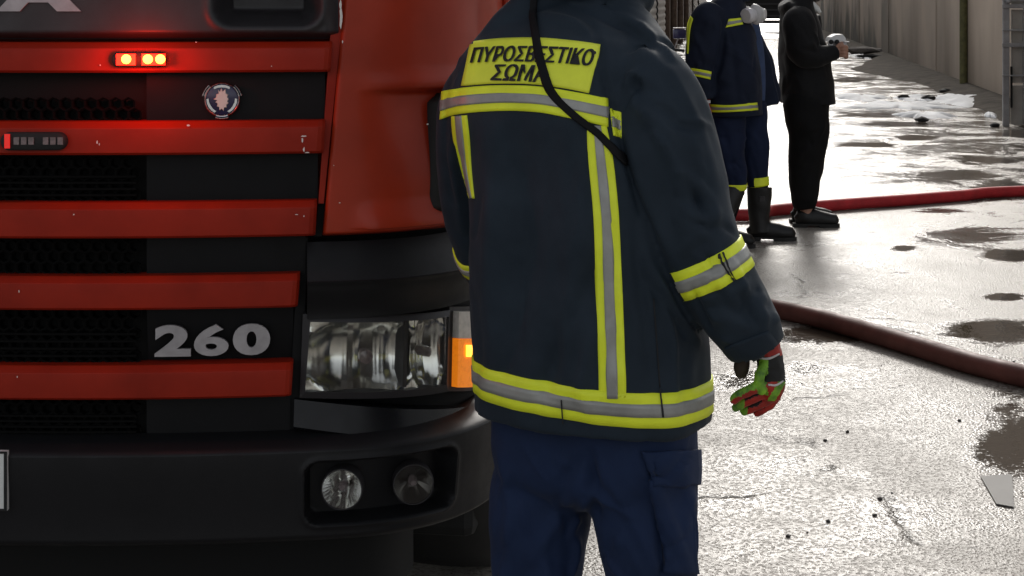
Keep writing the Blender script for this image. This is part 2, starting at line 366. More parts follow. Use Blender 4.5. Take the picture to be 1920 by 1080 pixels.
# earth and broken concrete at the wall foot
M['rubble'] = mat('damp earth and broken concrete', (.09, .074, .058), .95, spec=.1, var=.6, vscale=4, bump=.6, bscale=18, bdist=.03)
v = []; f = []; nn = 60
for i in range(nn + 1):
    al = 18 + 60 * i / nn
    wd = .55 + .45 * noise.noise(Vector((al * .35, 3, 0))) + .2 * noise.noise(Vector((al * 1.3, 9, 0))) + (.9 if 28 < al < 40 else 0) * (1 - abs(al - 34) / 6)
    for j in range(6):
        t = j / 5; v.append(RP(al, WALL + .02 - wd * (1 - t), .002 + .10 * t ** .7 * (1 + .5 * noise.noise(Vector((al * 2, t * 3, 1)))) * (j > 0)))
for i in range(nn):
    for j in range(5): f.append([i * 6 + j, i * 6 + j + 1, i * 6 + 7 + j, i * 6 + 6 + j])
tag(add('verge', v, f, M['rubble']), kind='structure')

# galvanised gate frame in front of the wall
M['galv'] = mat('galvanised steel', (.34, .34, .345), .5, metal=.5, var=.35, vscale=6)
M['gate_panel'] = mat('grey beige sheet', (.36, .345, .31), .7, var=.3, vscale=3, bump=.1, bscale=30)
gp = G(1886, 237)
gate = thing('metal_gate', (gp.x, gp.y, 0), 'grey steel gate frame with clamped sheet panel before the concrete wall', 'gate', -PSI)
MB().box((0, 0, 1.5), (.075, .075, 3.0), bev=.006).build('post', M['galv'], gate, world=False)
MB().box((.235, .02, 1.5), (.06, .06, 3.0), bev=.006).build('post', M['galv'], gate, world=False)
MB().box((.66, .02, 1.5), (.07, .07, 3.0), bev=.006).build('post', M['galv'], gate, world=False)
for i, (z0, z1) in enumerate(((.02, .50), (.53, .98), (1.0, 1.42), (1.45, 2.4))):
    MB().box((.135, .03, (z0 + z1) / 2), (.135, .03, z1 - z0), bev=.004).build('sheet_panel', M['gate_panel'], gate, world=False)
    MB().box((.45, .03, (z0 + z1) / 2), (.35, .03, z1 - z0), bev=.004).build('sheet_panel', M['gate_panel'], gate, world=False)
for z in (.62, .99, 1.17, 1.46, 1.53):
    MB().box((.16, -.045, z), (.42, .03, .05 if z in (.99, 1.46) else .018), bev=.003).build('clamp_bar', M['galv'], gate, world=False)
MB().box((.06, -.03, .48), (.025, .02, .5), bev=.002).build('slot', M['dark'], gate, world=False)
MB().lathe([(.03, 0), (.03, .06), (.012, .07)], Matrix.Translation((0.02, -.05, 1.52)) @ Matrix.Rotation(math.pi / 2, 4, 'X'), 12).build('hinge_bolt', M['galv'], gate, True, world=False)

# brown warehouse front beyond the fire engine, left side of the alley
M['brown_wall'] = mat('brown sheet cladding', (.16, .115, .085), .7, var=.4, vscale=1.2, stretch=(3, 3, .3))
M['rust_pipe'] = mat('rusty pipe', (.17, .12, .09), .7, var=.5, vscale=8)
M['door_brown'] = mat('dark brown door', (.055, .042, .034), .7, var=.3, vscale=4)
wh = thing('warehouse', RP(30, -1.5), 'brown clad warehouse front with doors and pipes behind the fire engine', 'building', -PSI)
MB().box((-2.6, 49, 2.6), (5.0, 100, 5.2), bev=.02).build('wall', M['brown_wall'], wh, world=False)
for i, y in enumerate((1.5, 7, 12, 18, 25, 33, 45, 60)):
    d = MB().box((-.07, y, 1.15), (.08, 1.6, 2.3), bev=.01).build('door', M['door_brown'], wh, world=False)
    MB().box((-.02, y + .6, 1.05), (.05, .05, .16), bev=.01).build('handle', M['galv'], d, world=False)
for y in (-.5, 3.6, 4.4, 9.5, 15, 21.5, 29):
    MB().tube([(.02, y, 0.02), (.02, y, 4.9)], .09, 10).build('pipe', M['rust_pipe'], wh, True, world=False)
MB().box((-2.6, 49, 5.3), (5.4, 100.4, .2), bev=.02).build('roof', M['galv'], wh, world=False)

# dark lorry far down the alley, seen from behind
M['lorry'] = mat('black lorry body', (.018, .018, .020), .5, var=.4, vscale=4)
M['lorry_rib'] = mat('grey lorry rail', (.06, .06, .064), .5)
lp = G(1448, 70)
lorry = thing('lorry', (lp.x, lp.y, 0), 'dark ribbed lorry parked far down the alley between the two standing men', 'lorry', -PSI)
MB().box((0, 3.2, 2.0), (2.4, 6.2, 2.6), bev=.04).build('body', M['lorry'], lorry, world=False)
for z in (.80, 1.02, 1.24, 1.48, 1.8, 2.2, 2.7):
    MB().box((0, .07, z), (2.36, .08, .07), bev=.01).build('rail', M['lorry_rib'], lorry, world=False)
MB().box((0, .02, .58), (2.3, .12, .12), bev=.02).build('bumper', M['lorry_rib'], lorry, world=False)
for x in (-1.0, 1.0):
    for y in (1.3, 5.2):
        w = MB().lathe([(.28, -.14), (.44, -.13), (.46, -.08), (.46, .08), (.44, .13), (.28, .14)], Matrix.Translation((x, y, .46)) @ Matrix.Rotation(math.pi / 2, 4, 'Y'), 24).build('wheel', M['rubber'], lorry, True, world=False)
        MB().lathe([(.05, -.15), (.25, -.145), (.25, .145), (.05, .15)], Matrix.Translation((x, y, .46)) @ Matrix.Rotation(math.pi / 2, 4, 'Y'), 16).build('rim', M['galv'], w, True, world=False)
    MB().box((x * .95, .02, .78), (.3, .05, .1), bev=.01).build('tail_light', M['led_red_faint'], lorry, world=False)
tag(blob('foam_patch', 1460, 62, 26, 2.2, .01, M['foam'], 61, .4, thick=.06), 'white foam patch standing for sky-bright ground under the far dark lorry', 'foam', 'foam patches on the road', 'stuff')  # white sheet stands in for sky reflected by the ground below the lorry

# scooter parked behind the fire engine
M['scooter_blue'] = mat('dark blue scooter paint', (.012, .014, .07), .3, coat=.4)
M['scooter_grey'] = mat('pale scooter fairing', (.42, .42, .43), .45, var=.2, vscale=10)
sp = P(1233, 70, 17.5)
sc = thing('scooter', (sp.x, sp.y, 0), 'parked scooter with blue backed mirrors behind the firefighter shoulder', 'scooter', math.radians(-76))
MB().tube([(.10, 0, .28), (.02, 0, .62), (-.06, 0, .98)], [.03, .035, .03], 10).build('fork', M['galv'], sc, True, world=False)
for x in (.16, -1.05):
    w = MB().lathe([(.17, -.05), (.24, -.05), (.27, -.02), (.27, .02), (.24, .05), (.17, .05)], Matrix.Translation((x, 0, .27)) @ Matrix.Rotation(math.pi / 2, 4, 'X'), 24).build('wheel', M['rubber'], sc, True, world=False)
    MB().lathe([(.03, -.052), (.16, -.045), (.16, .045), (.03, .052)], Matrix.Translation((x, 0, .27)) @ Matrix.Rotation(math.pi / 2, 4, 'X'), 16).build('rim', M['galv'], w, True, world=False)
sh = [(.06, -.2, .30), (.10, -.22, .5), (.03, -.19, .75), (-.02, -.10, .92), (-.02, .10, .92), (.03, .19, .75), (.10, .22, .5), (.06, .2, .30)]
MB().prism(sh, (-.05, 0, .02)).build('leg_shield', M['scooter_grey'], sc, world=False)
MB().box((-.32, 0, .27), (.66, .34, .09), bev=.03).build('footboard', M['scooter_grey'], sc, world=False)
MB().tube([(-.55, 0, .42), (-.75, 0, .58), (-1.0, 0, .62), (-1.3, 0, .66)], [(.12, .17), (.18, .2), (.17, .18), (.06, .08)], 16).build('rear_body', M['scooter_blue'], sc, True, world=False)
MB().tube([(-.5, 0, .74), (-.75, 0, .78), (-1.1, 0, .82), (-1.3, 0, .80)], [(.03, .10), (.055, .15), (.055, .14), (.02, .06)], 14).build('saddle', M['rubber'], sc, True, world=False)
MB().tube([(-.1, -.34, .98), (-.05, -.2, 1.0), (-.04, 0, .99), (-.05, .2, 1.0), (-.1, .34, .98)], .016, 8).build('handlebar', M['rubber'], sc, True, world=False)
MB().lathe([(.02, 0), (.08, .02), (.085, .05), (.03, .07)], Matrix.Translation((.0, 0, .97)) @ Matrix.Rotation(math.pi / 2, 4, 'Y'), 16).build('headlamp', M['clear_lens'], sc, True, world=False)
for y in (-.26, .26):
    mi = MB().box((-.02, y, 1.17), (.04, .15, .11), bev=.018).build('mirror', M['scooter_blue'], sc, True, world=False)
    MB().box((-.045, y, 1.175), (.012, .13, .09), bev=.004).build('mirror_glass', M['chrome'], mi, world=False)
    MB().box((-.015, y, 1.235), (.045, .14, .012), bev=.004).build('mirror_edge', M['white_paint'], mi, world=False)
    MB().tube([(-.06, y * .8, .99), (-.04, y * .92, 1.08), (-.02, y, 1.14)], .007, 8).build('mirror_stem', M['galv'], mi, True, world=False)
MB().tube([(.05, .05, .9), (-.03, .06, 1.15), (-.08, .07, 1.32)], .012, 8).build('screen_stay', M['galv'], sc, True, world=False)

# hoses
M['hose_red'] = mat('red fire hose', (.58, .03, .038), .55, var=.35, vscale=9, bump=.25, bscale=240, bdist=.002)
M['hose_maroon'] = mat('wet maroon fire hose', (.16, .055, .043), .62, var=.4, vscale=8, bump=.3, bscale=240, bdist=.002, rvar=.12)
M['hose_line'] = mat('faded hose stripe', (.42, .12, .10), .6, var=.4, vscale=30)
def hose(name, pts, rad, mt, label, ends):
    path = [G(px, py, 0) for px, py in pts]
    path = [tuple(e) for e in ends[0]] + [tuple(p) for p in path] + [tuple(e) for e in ends[1]]
    sm = [Vector((p[0], p[1], rad)) for p in catmull(path, 9)]
    o = MB().tube(sm, [(rad * .985, rad * 1.02)] * len(sm), 20).build(name, mt, smooth=True); tag(o, label, 'hose')
    return o
hose('fire_hose', [(1380, 415), (1450, 406), (1560, 396), (1700, 386), (1800, 378), (1925, 369)], .045, M['hose_red'], 'bright red fire hose across the road behind the standing men', ([(-2.0, 12.6, 0), (.2, 11.6, 0)], [(6.5, 13.0, 0), (9, 13.6, 0)]))
hose('fire_hose', [(1380, 582), (1455, 597), (1540, 616), (1640, 645), (1740, 676), (1830, 704), (1935, 730)], .046, M['hose_maroon'], 'wet dark maroon fire hose running past the firefighter glove', ([(-.2, 8.8, 0), (.6, 8.45, 0)], [(2.45, 6.0, 0), (3.1, 5.0, 0)]))
# ------------------------------------------------------------------ fire engine (own frame: u to its left side, v backwards, w up)
TPSI = math.atan((1400 - 960) / F); TO = Vector((-1.372, 3.38, 0))
truck = thing('fire_engine', TO, 'red fire engine with black grille, slatted front and flashing red lights', 'fire engine', -TPSI)
TINV = wm(truck).inverted()
U1, UM, KB = .98, 1.25, .16
def plan0(q):
    s = -1 if q < 0 else 1; q = abs(q)
    if q <= U1: u, v, tx, ty = q, KB * q * q, 1, 2 * KB * q
    elif q <= 1.5:
        t = (q - U1) / .52; v0 = KB * U1 ** 2; v1 = v0 + (UM - U1) * 2 * KB * U1
        u = UM - (UM - U1) * (1 - t) ** 2; v = (1 - t) ** 2 * v0 + 2 * t * (1 - t) * v1 + t * t * .55
        tx = 2 * (UM - U1) * (1 - t); ty = -2 * (1 - t) * v0 + 2 * (1 - 2 * t) * v1 + 2 * t * .55
    else: u, v, tx, ty = UM, .55 + q - 1.5, 0, 1
    L = math.hypot(tx, ty); return s * u, v, s * ty / L, -tx / L          # point and outward normal
def PL(q, off, w):
    u, v, nx_, ny_ = plan0(q); return Vector((u - nx_ * off, v - ny_ * off, w))
def F_u(u):
    u = abs(u)
    if u <= U1: return KB * u * u
    t = 1 - math.sqrt(max(0, (UM - u) / (UM - U1))); v0 = KB * U1 ** 2; v1 = v0 + (UM - U1) * 2 * KB * U1
    return (1 - t) ** 2 * v0 + 2 * t * (1 - t) * v1 + t * t * .55
def q_u(u):
    if abs(u) <= U1: return u
    return math.copysign(U1 + .52 * (1 - math.sqrt(max(0, (UM - abs(u)) / (UM - U1)))), u)
def TR(px, py, off=0.0):
    """photo pixel -> (q, w) on the cab front"""
    o = TINV @ EYE; d = TINV.to_3x3() @ Vector(((px - 960) / F, 1, -(py - YH) / F)); lo, hi = 2.4, 5.5
    def g(t):
        p = o + d * t; return p.y - off - (F_u(max(-UM, min(UM, p.x))) + max(0, abs(p.x) - UM) * 30)
    for _ in range(50):
        mid = (lo + hi) / 2
        if g(mid) > 0: hi = mid
        else: lo = mid
    p = o + d * lo; return q_u(p.x), p.z
def patch(name, fn, ns, nt, mt, parent=None, skirt=.03, smooth=True):
    """fn(s,t) -> (q, off, w); edges are folded back by skirt"""
    v = []; f = []; S = [0.0] + [i / ns for i in range(ns + 1)] + [1.0]; T = [0.0] + [j / nt for j in range(nt + 1)] + [1.0]
    for j, t in enumerate(T):
        for i, s in enumerate(S):
            q, off, w = fn(s, t)
            if skirt and (i in (0, len(S) - 1) or j in (0, len(T) - 1)): off += skirt
            v.append(PL(q, off, w))
    n = len(S)
    for j in range(len(T) - 1):
        for i in range(n - 1): f.append([j * n + i, j * n + i + 1, (j + 1) * n + i + 1, (j + 1) * n + i])
    o = add(name, v, f, mt, parent or truck, smooth, world=False)
    if smooth: o.data.set_sharp_from_angle(angle=math.radians(50))
    return o
def quadpatch(name, pxq, off, ns, nt, mt, parent=None, skirt=.02, dv=None):
    """patch spanned by four photo pixels (tl, tr, br, bl); off may be a function of (s,t)"""
    c = [TR(*p) for p in pxq]
    def fn(s, t):
        q = (1 - t) * ((1 - s) * c[0][0] + s * c[1][0]) + t * ((1 - s) * c[3][0] + s * c[2][0])
        w = (1 - t) * ((1 - s) * c[0][1] + s * c[1][1]) + t * ((1 - s) * c[3][1] + s * c[2][1])
        return q, (off(s, t) if callable(off) else off), w
    return patch(name, fn, ns, nt, mt, parent, skirt)
def smst(a, b, x):
    t = max(0, min(1, (x - a) / (b - a))); return t * t * (3 - 2 * t)
def rrect(x, y, cx, cy, hx, hy, r):
    dx, dy = abs(x - cx) - hx + r, abs(y - cy) - hy + r
    return math.hypot(max(dx, 0), max(dy, 0)) + min(max(dx, dy), 0) - r
def fine(a, b, n, hot):
    """n samples from a to b, denser inside the hot spans"""
    xs = set()
    for i in range(n + 1): xs.add(round(a + (b - a) * i / n, 5))
    for h0, h1, st in hot:
        k = int((h1 - h0) / st) + 1
        for i in range(k + 1): xs.add(round(h0 + (h1 - h0) * i / k, 5))
    return sorted(x for x in xs if a <= x <= b)
def gridpatch(name, qs, ws, off, mt, parent=None):
    v = [PL(q, off(q, w), w) for w in ws for q in qs]; n = len(qs); f = []
    for j in range(len(ws) - 1):
        for i in range(n - 1): f.append([j * n + i, (j + 1) * n + i, (j + 1) * n + i + 1, j * n + i + 1])
    o = add(name, v, f, mt, parent or truck, True, world=False); o.data.set_sharp_from_angle(angle=math.radians(50)); return o

# cab shell behind the trim
def shell_rings():
    out = []
    WSPLIT = TR(700, 452)[1]
    for w, inset, back in ((.62, .09, 1.95), (.8, .14, 1.95), (WSPLIT, .14, 1.95), (1.66, .14, 1.95), (1.70, .14, 1.95), (2.0, .10, 1.95), (2.75, .20, 1.95), (2.9, .30, 1.9)):
        r = []
        for q in np.linspace(-1.5 - back + .55, 1.5 + back - .55, 90):
            p = PL(q, inset if abs(q) < 1.1 else inset + (.0085 - inset) * min(1, (abs(q) - 1.1) / .4) if w < 2.1 else inset * .35, w); r.append(p)
        out.append(r)
    return out
R = shell_rings(); n = len(R[0]); sv = [p for r in R for p in r]; sf = []
for j in range(len(R) - 1):
    for i in range(n): sf.append([j * n + i, j * n + (i + 1) % n, (j + 1) * n + (i + 1) % n, (j + 1) * n + i])
sf.append(list(range(n))[::-1]); sf.append([(len(R) - 1) * n + i for i in range(n)])
o = add('cab_shell', sv, sf, [M['red'], M['grille_black']], truck, True, world=False); o.data.polygons.foreach_set('material_index', [1 if i < 2 * n or i == len(sf) - 2 else 0 for i in range(len(sf))]); o.data.set_sharp_from_angle(angle=math.radians(40))
patch('windscreen', lambda s, t: (-1.12 + 2.24 * s, .055 + .11 * t, 1.93 + .72 * t), 40, 8, M['glass_win'], skirt=.03)
for sg in (-1, 1):
    d = MB().box((sg * 1.247, 1.35, 1.55), (.02, 1.05, 1.75), bev=.008).build('cab_door', M['red'], truck, world=False)
    MB().box((sg * 1.258, 1.35, 2.08), (.01, .85, .58), bev=.004).build('window', M['glass_win'], d, world=False)
    MB().box((sg * 1.265, 1.70, 1.45), (.03, .18, .045), bev=.01).build('handle', M['black_plastic'], d, world=False)
    mi = MB().box((sg * 1.42, .42, 2.15), (.2, .12, .42), bev=.03).build('wing_mirror', M['black_plastic'], truck, world=False)
    MB().tube([(sg * 1.2, .55, 2.42), (sg * 1.42, .44, 2.34)], .015, 8).build('mirror_arm', M['black_plastic'], mi, True, world=False)

# charcoal panel above the grille, with step pockets
q0, wlow = TR(300, 74); wtop = 1.92
qe_t, qe_b = TR(638, 0)[0], TR(624, 74)[0]
pq0, pw0 = TR(501, -12); pq1 = TR(597, 0)[0]; pwb = TR(501, 45)[1]
phx, phy = pq1 - pq0, pw0 - pwb
def off_top(q, w):
    d = rrect(abs(q), w, pq0, pw0, phx, phy, .035)
    o = -.022 + .062 * smst(.006, -.016, d) + .05 * smst(-.012, -.03, d)
    o -= .007 * math.exp(-((d - .012) / .008) ** 2)
    o += .035 * smst(.022, 0, w - wlow) ** 2 + .02 * smst(.03, 0, qe_b + .012 - abs(q))
    return o
qs = fine(-qe_b - .012, qe_b + .012, 60, [(s * pq0 - phx - .04 if s > 0 else -pq0 - phx - .04, s * pq0 + phx + .04 if s > 0 else -pq0 + phx + .04, .005) for s in (1, -1)] + [(qe_b - .03, qe_b + .012, .006)])
gridpatch('upper_panel', qs, fine(wlow, wtop, 30, [(wlow, wlow + .03, .003), (pwb - .03, pwb + .05, .005)]), off_top, M['grey_plastic'])

# text on the cab front
def text_mesh(body, bold=.0, shear=0.0, spacing=1.0, extrude=0.0):
    cu = bpy.data.curves.new('t', 'FONT'); cu.body = body; cu.offset = bold; cu.shear = shear; cu.space_character = spacing; cu.extrude = extrude; cu.resolution_u = 6
    ob = bpy.data.objects.new('t', cu); C.objects.link(ob); dg = bpy.context.evaluated_depsgraph_get(); me = bpy.data.meshes.new_from_object(ob.evaluated_get(dg))
    bpy.data.objects.remove(ob); bpy.data.curves.remove(cu)
    v = np.array([list(p.co) for p in me.vertices]); f = [list(p.vertices) for p in me.polygons]; bpy.data.meshes.remove(me)
    lo, hi = v.min(0), v.max(0); v[:, 0] = (v[:, 0] - lo[0]) / (hi[0] - lo[0]); v[:, 1] = (v[:, 1] - lo[1]) / (hi[1] - lo[1])
    z = v[:, 2]; v[:, 2] = (z - z.min()) / max(1e-9, z.max() - z.min()) if extrude else 0
    return v, f
def letters(name, body, ql, qr, wb, wt, off, th, mt, bold=.03, spacing=1.0):
    """each character a part of its own"""
    n = len(body); 
    for i, (ch, a, b) in enumerate(zip(body, ql, qr)):
        v, f = text_mesh(ch, bold, 0, 1, .1)
        add(name, [PL(a + (b - a) * p[0], off - th * p[2], wb + (wt - wb) * p[1]) for p in v], f, mt, truck, False, world=False)
wA0 = TR(80, 21)[1]; aL, aR = TR(2, 10)[0], TR(158, 10)[0]; aw = aR - aL
L0 = [aR - aw - (5 - i) * (aw + .022) + (.0 if i < 4 else 0) for i in range(6)]
letters('letter', 'SCANIA', L0, [x + aw if c != 'I' else x + aw for x, c in zip(L0, 'SCANIA')], wA0, wA0 + .075, -.0215, .006, M['silver_letter'], .065)

# grille: five red slats, black panels between them
rows = [(79, 136, 618, 614), (228, 290, 605, 601), (380, 446, 590, 586), (518, 580, 558, 553), (686, 748, 545, 541)]
slat_w = []
for (yt, yb, xt, xb) in rows:
    wt, wb = TR(300, yt, -.02)[1], TR(300, yb, -.02)[1]; qt, qb = TR(xt, yt, -.02)[0], TR(xb, yb, -.02)[0]; slat_w.append((wt, wb, qt, qb))
    prof = [(.035, wt), (-.010, wt), (-.012, wt - .001), (-.026, wt - .0125), (-.027, wt - .0145), (-.0285, (wt + wb) / 2), (-.028, wb + .005), (-.022, wb), (.035, wb)]
    v = []; f = []; N = 70; npf = len(prof)
    ss = [-1, -.9985, -.994] + [-.985 + 1.97 * i / N for i in range(N + 1)] + [.994, .9985, 1]
    for s in ss:
        e = max(0, (abs(s) - .988) / .012)
        for off, w in prof:
            t = (wt - w) / (wt - wb); qq = s * ((1 - t) * qt + t * qb)
            v.append(PL(qq, off + .012 * e * e if off < 0 else off, w))
    for i in range(len(ss) - 1):
        for j in range(npf - 1): f.append([i * npf + j, (i + 1) * npf + j, (i + 1) * npf + j + 1, i * npf + j + 1])
    f.append(list(range(npf))); f.append([(len(ss) - 1) * npf + j for j in range(npf)][::-1])
    o = add('grille_slat', v, f, M['red_slat'], truck, True, world=False); o.data.set_sharp_from_angle(angle=math.radians(9))
wbot = TR(300, 822)[1]
gaps = [(slat_w[i][1], slat_w[i + 1][0] if i < 4 else wbot, (slat_w[i][3] + slat_w[min(i + 1, 4)][2]) / 2) for i in range(5)]
qmesh = TR(272, 250)[0]
for i, (a, b, qr) in enumerate(gaps):
    for sg in (-1, 1):
        patch('grille_panel', lambda s, t: (sg * (qmesh + (qr - .004 - qmesh) * s), .018 + (.02 * t if i == 3 else 0), a + .006 + (b - a - .012) * t), 16, 6, M['grille_black'], skirt=.03)
    # honeycomb mesh in the middle
    mb = MB(); R0 = .0135; pitch = .0262
    nxr = int(2 * qmesh / pitch); nyr = int((a - b) / (pitch * .87)) + 1
    for jy in range(nyr):
        for jx in range(nxr + 1):
            qc = -qmesh + pitch * (jx + .5 * (jy % 2)); wc = b + pitch * .87 * (jy + .5)
            if abs(qc) > qmesh - .012 or wc > a - .004 or qc < -.05 or (i == 0 and wc > b + .5 * (a - b)): continue  # upper rows of the top gap skipped, shade put in as missing mesh
            hexo = [PL(qc + R0 * 1.12 * math.sin(math.pi / 3 * k), .016, wc + R0 * 1.12 * math.cos(math.pi / 3 * k)) for k in range(6)]
            hexi = [PL(qc + R0 * .84 * math.sin(math.pi / 3 * k), .019, wc + R0 * .84 * math.cos(math.pi / 3 * k)) for k in range(6)]
            hexd = [PL(qc + R0 * .80 * math.sin(math.pi / 3 * k), .040, wc + R0 * .80 * math.cos(math.pi / 3 * k)) for k in range(6)]
            mb.raw(hexo + hexi + hexd, [[k, (k + 1) % 6, 6 + (k + 1) % 6, 6 + k] for k in range(6)] + [[6 + k, 6 + (k + 1) % 6, 12 + (k + 1) % 6, 12 + k] for k in range(6)])
    tag(mb.build('grille_mesh', M['mesh_black'], truck, world=False), kind='stuff')
    for sg in (0,):
        patch('grille_back', lambda s, t: (-qmesh + 2 * qmesh * s, .045, a + .01 + (b - a - .02) * t), 20, 3, M['dark'], skirt=.0)
    if i in (1, 3, 4):        # dusty horizontal fins seen through the mesh
        for kf in range(4):
            wv_ = b + (a - b) * (.12 + .13 * kf)
            patch('radiator_fin', lambda s, t: (-.1 + (qmesh + .08) * s, .012 - .0 * t, wv_ - .0022 + .0044 * t), 24, 1, M['mesh_black'], skirt=.01)
qh, wh_ = TR(535, 476)
mb = MB()
for dx, dy in ((-.013, .011), (.006, .012), (.017, .006), (-.015, -.012), (.004, -.011)):
    mb.raw([PL(qh + dx + .0075 * math.sin(math.pi / 3 * k), .0165, wh_ + dy + .009 * math.cos(math.pi / 3 * k)) for k in range(6)], [[0, 1, 2, 3, 4, 5]])
tag(mb.build('vent_holes', M['dark'], truck, world=False), kind='stuff')

# 260
w0, w1 = TR(400, 666, .018)[1], TR(400, 607, .018)[1]
sp260 = [(294, 362), (368, 433), (441, 511)]
for ch_, (xa_, xb_), bd_ in zip('260', sp260, (.05, .033, .05)): letters('digit', ch_, [TR(xa_, 640, .018)[0]], [TR(xb_, 640, .018)[0]], w0, w1, .0175, .008, M['silver_letter'], bd_)

# round badge
bq, bw = TR(420, 186, .015); br = TR(456, 186, .015)[0] - bq
badge = None
def disc(rad, off, n=40, r0=0.0): 
    return [PL(bq + rad * math.sin(2 * math.pi * k / n), off, bw + rad * math.cos(2 * math.pi * k / n)) for k in range(n)]
v = disc(br * .88, .012) + disc(br * .88, .006) + disc(br * .80, .004)
badge = add('badge', v, [[k, (k + 1) % 40, 40 + (k + 1) % 40, 40 + k] for k in range(40)] + [[40 + k, 40 + (k + 1) % 40, 80 + (k + 1) % 40, 80 + k] for k in range(40)] + [[80 + k for k in range(40)]], M['badge_blue'], truck, True, world=False)
def ring(r0, r1, a0, a1, off, n=20, name='badge_ring', mt='chrome'):
    mb = MB(); A = [a0 + (a1 - a0) * i / n for i in range(n + 1)]
    pt = lambda r, a, o: PL(bq + br * r * math.sin(a), o, bw + br * r * math.cos(a))
    v = []; 
    for a in A: v += [pt(r0, a, off), pt((r0 + r1) / 2, a, off - .002), pt(r1, a, off)]
    mb.raw(v, [[3 * i + j, 3 * i + 3 + j, 3 * i + 4 + j, 3 * i + 1 + j] for i in range(n) for j in range(2)]); return mb.build(name, M[mt], badge, True, world=False)
ring(.84, .93, 0, 2 * math.pi, .003, 48)
for a in (math.radians(60), math.radians(180), math.radians(300)): ring(.98, 1.07, a - .33, a + .33, .004)
for a in (math.radians(0), math.radians(120), math.radians(240)):
    pa, pb = a - .55, a + .55
    ra = .80
    v = [PL(bq + br * ra * math.sin(a + d) * 1, .0025, bw + br * ra * math.cos(a + d)) for d in (-.55, -.3, 0, .3, .55)]
    v2 = [PL(bq + br * (.66 + .05 * abs(d)) * math.sin(a + d), .0025, bw + br * (.66 + .05 * abs(d)) * math.cos(a + d)) for d in (-.62, -.3, 0, .3, .62)]
    add('badge_arc', v + v2, [[i, i + 1, 6 + i, 5 + i] for i in range(4)], M['chrome'], badge, False, world=False)
gr = [(-.44, .02), (-.30, .12), (-.30, .28), (-.16, .34), (-.20, .56), (-.10, .44), (-.02, .64), (.06, .44), (.20, .60), (.22, .36), (.34, .28), (.30, .14), (.38, .02), (.30, -.08), (.36, -.20), (.26, -.28), (.26, -.44), (.14, -.44), (.10, -.62), (.0, -.52), (-.12, -.60), (-.14, -.42), (-.26, -.38), (-.22, -.22), (-.34, -.14), (-.24, -.04)]
g2 = [PL(bq + br * x, .003, bw + br * y) for x, y in gr]; g3 = [PL(bq + br * x * .9, -.0005, bw + br * y * .92) for x, y in gr]; n = len(gr)
add('badge_emblem', g2 + g3, [[i, (i + 1) % n, n + (i + 1) % n, n + i] for i in range(n)] + [[n + i for i in range(n)]], M['badge_silver'], badge, False, world=False)

# warning lights: one lit on the top slat, one dark on the second
def lightbar(px0, px1, y0, y1, lit):
    a, b = TR(px0, (y0 + y1) / 2, -.03), TR(px1, (y0 + y1) / 2, -.03); wt, wb = TR(px0, y0, -.03)[1], TR(px0, y1, -.03)[1]
    hw, hh = (b[0] - a[0]) / 2, (wt - wb) / 2; cq, cw = (a[0] + b[0]) / 2, (wt + wb) / 2
    def outl(k, off, m=28):
        pts = []
        for i in range(m):
            t = 2 * math.pi * i / m; c_, s_ = math.cos(t), math.sin(t); r = hh
            pts.append(PL(cq + math.copysign(hw - r, c_) + r * c_ * k, off, cw + r * s_ * k))
        return pts
    m = 28; v = outl(1, -.02) + outl(1, -.042) + outl(.8, -.046)
    f = [[i, (i + 1) % m, m + (i + 1) % m, m + i] for i in range(m)] + [[m + i, m + (i + 1) % m, 2 * m + (i + 1) % m, 2 * m + i] for i in range(m)] + [[2 * m + i for i in range(m)]]
    return add('warning_light', v, f, M['rubber'], truck, True, world=False), cq, cw, hw, hh
lb, cq, cw, hw, hh = lightbar(207, 307, 97, 126, True)
def ledbox(parent, qa, qb, wa, wb, off, th, mt, name='led'):
    p = [PL(qa, off, wa), PL(qb, off, wa), PL(qb, off, wb), PL(qa, off, wb), PL(qa, off - th, wa), PL(qb, off - th, wa), PL(qb, off - th, wb), PL(qa, off - th, wb)]
    return add(name, p, [[0, 1, 5, 4], [1, 2, 6, 5], [2, 3, 7, 6], [3, 0, 4, 7], [4, 5, 6, 7]], mt, parent, False, world=False)
for x0, x1 in ((212, 247), (259, 302)):
    ledbox(lb, TR(x0, 110, -.045)[0], TR(x1, 110, -.045)[0], TR(x0, 122, -.045)[1], TR(x0, 101, -.045)[1], -.045, .006, M['led_red'])
for x in (228, 268, 291):
    qx, wx = TR(x, 111, -.052); rr = .0098
    v = [PL(qx + rr * math.sin(2 * math.pi * k / 14), -.0512, wx + rr * math.cos(2 * math.pi * k / 14)) for k in range(14)] + [PL(qx + rr * .6 * math.sin(2 * math.pi * k / 14), -.056, wx + rr * .6 * math.cos(2 * math.pi * k / 14)) for k in range(14)]
    add('led_core', v, [[k, (k + 1) % 14, 14 + (k + 1) % 14, 14 + k] for k in range(14)] + [[14 + k for k in range(14)]], M['led_core'], lb, True, world=False)
lp_ = bpy.data.lights.new('warning_glow', 'POINT'); lp_.energy = .7; lp_.color = (1, .03, .01); lp_.shadow_soft_size = .02
lpo = bpy.data.objects.new('warning_glow', lp_); C.objects.link(lpo); lpo.parent = lb; lpo.location = PL(cq, -.10, cw)
lb2, cq, cw, hw, hh = lightbar(2, 124, 247, 281, False)
for j in range(7):
    xx = 22 + j * 13.5
    if j == 3: continue
    ledbox(lb2, TR(xx, 264, -.045)[0], TR(xx + 10, 264, -.045)[0], TR(xx, 271, -.045)[1], TR(xx, 257, -.045)[1], -.045, .003, M['lens_grey'])
ledbox(lb2, TR(5, 264, -.045)[0], TR(15, 264, -.045)[0], TR(9, 278, -.045)[1], TR(9, 251, -.045)[1], -.0445, .004, M['led_red_faint'], 'lens')

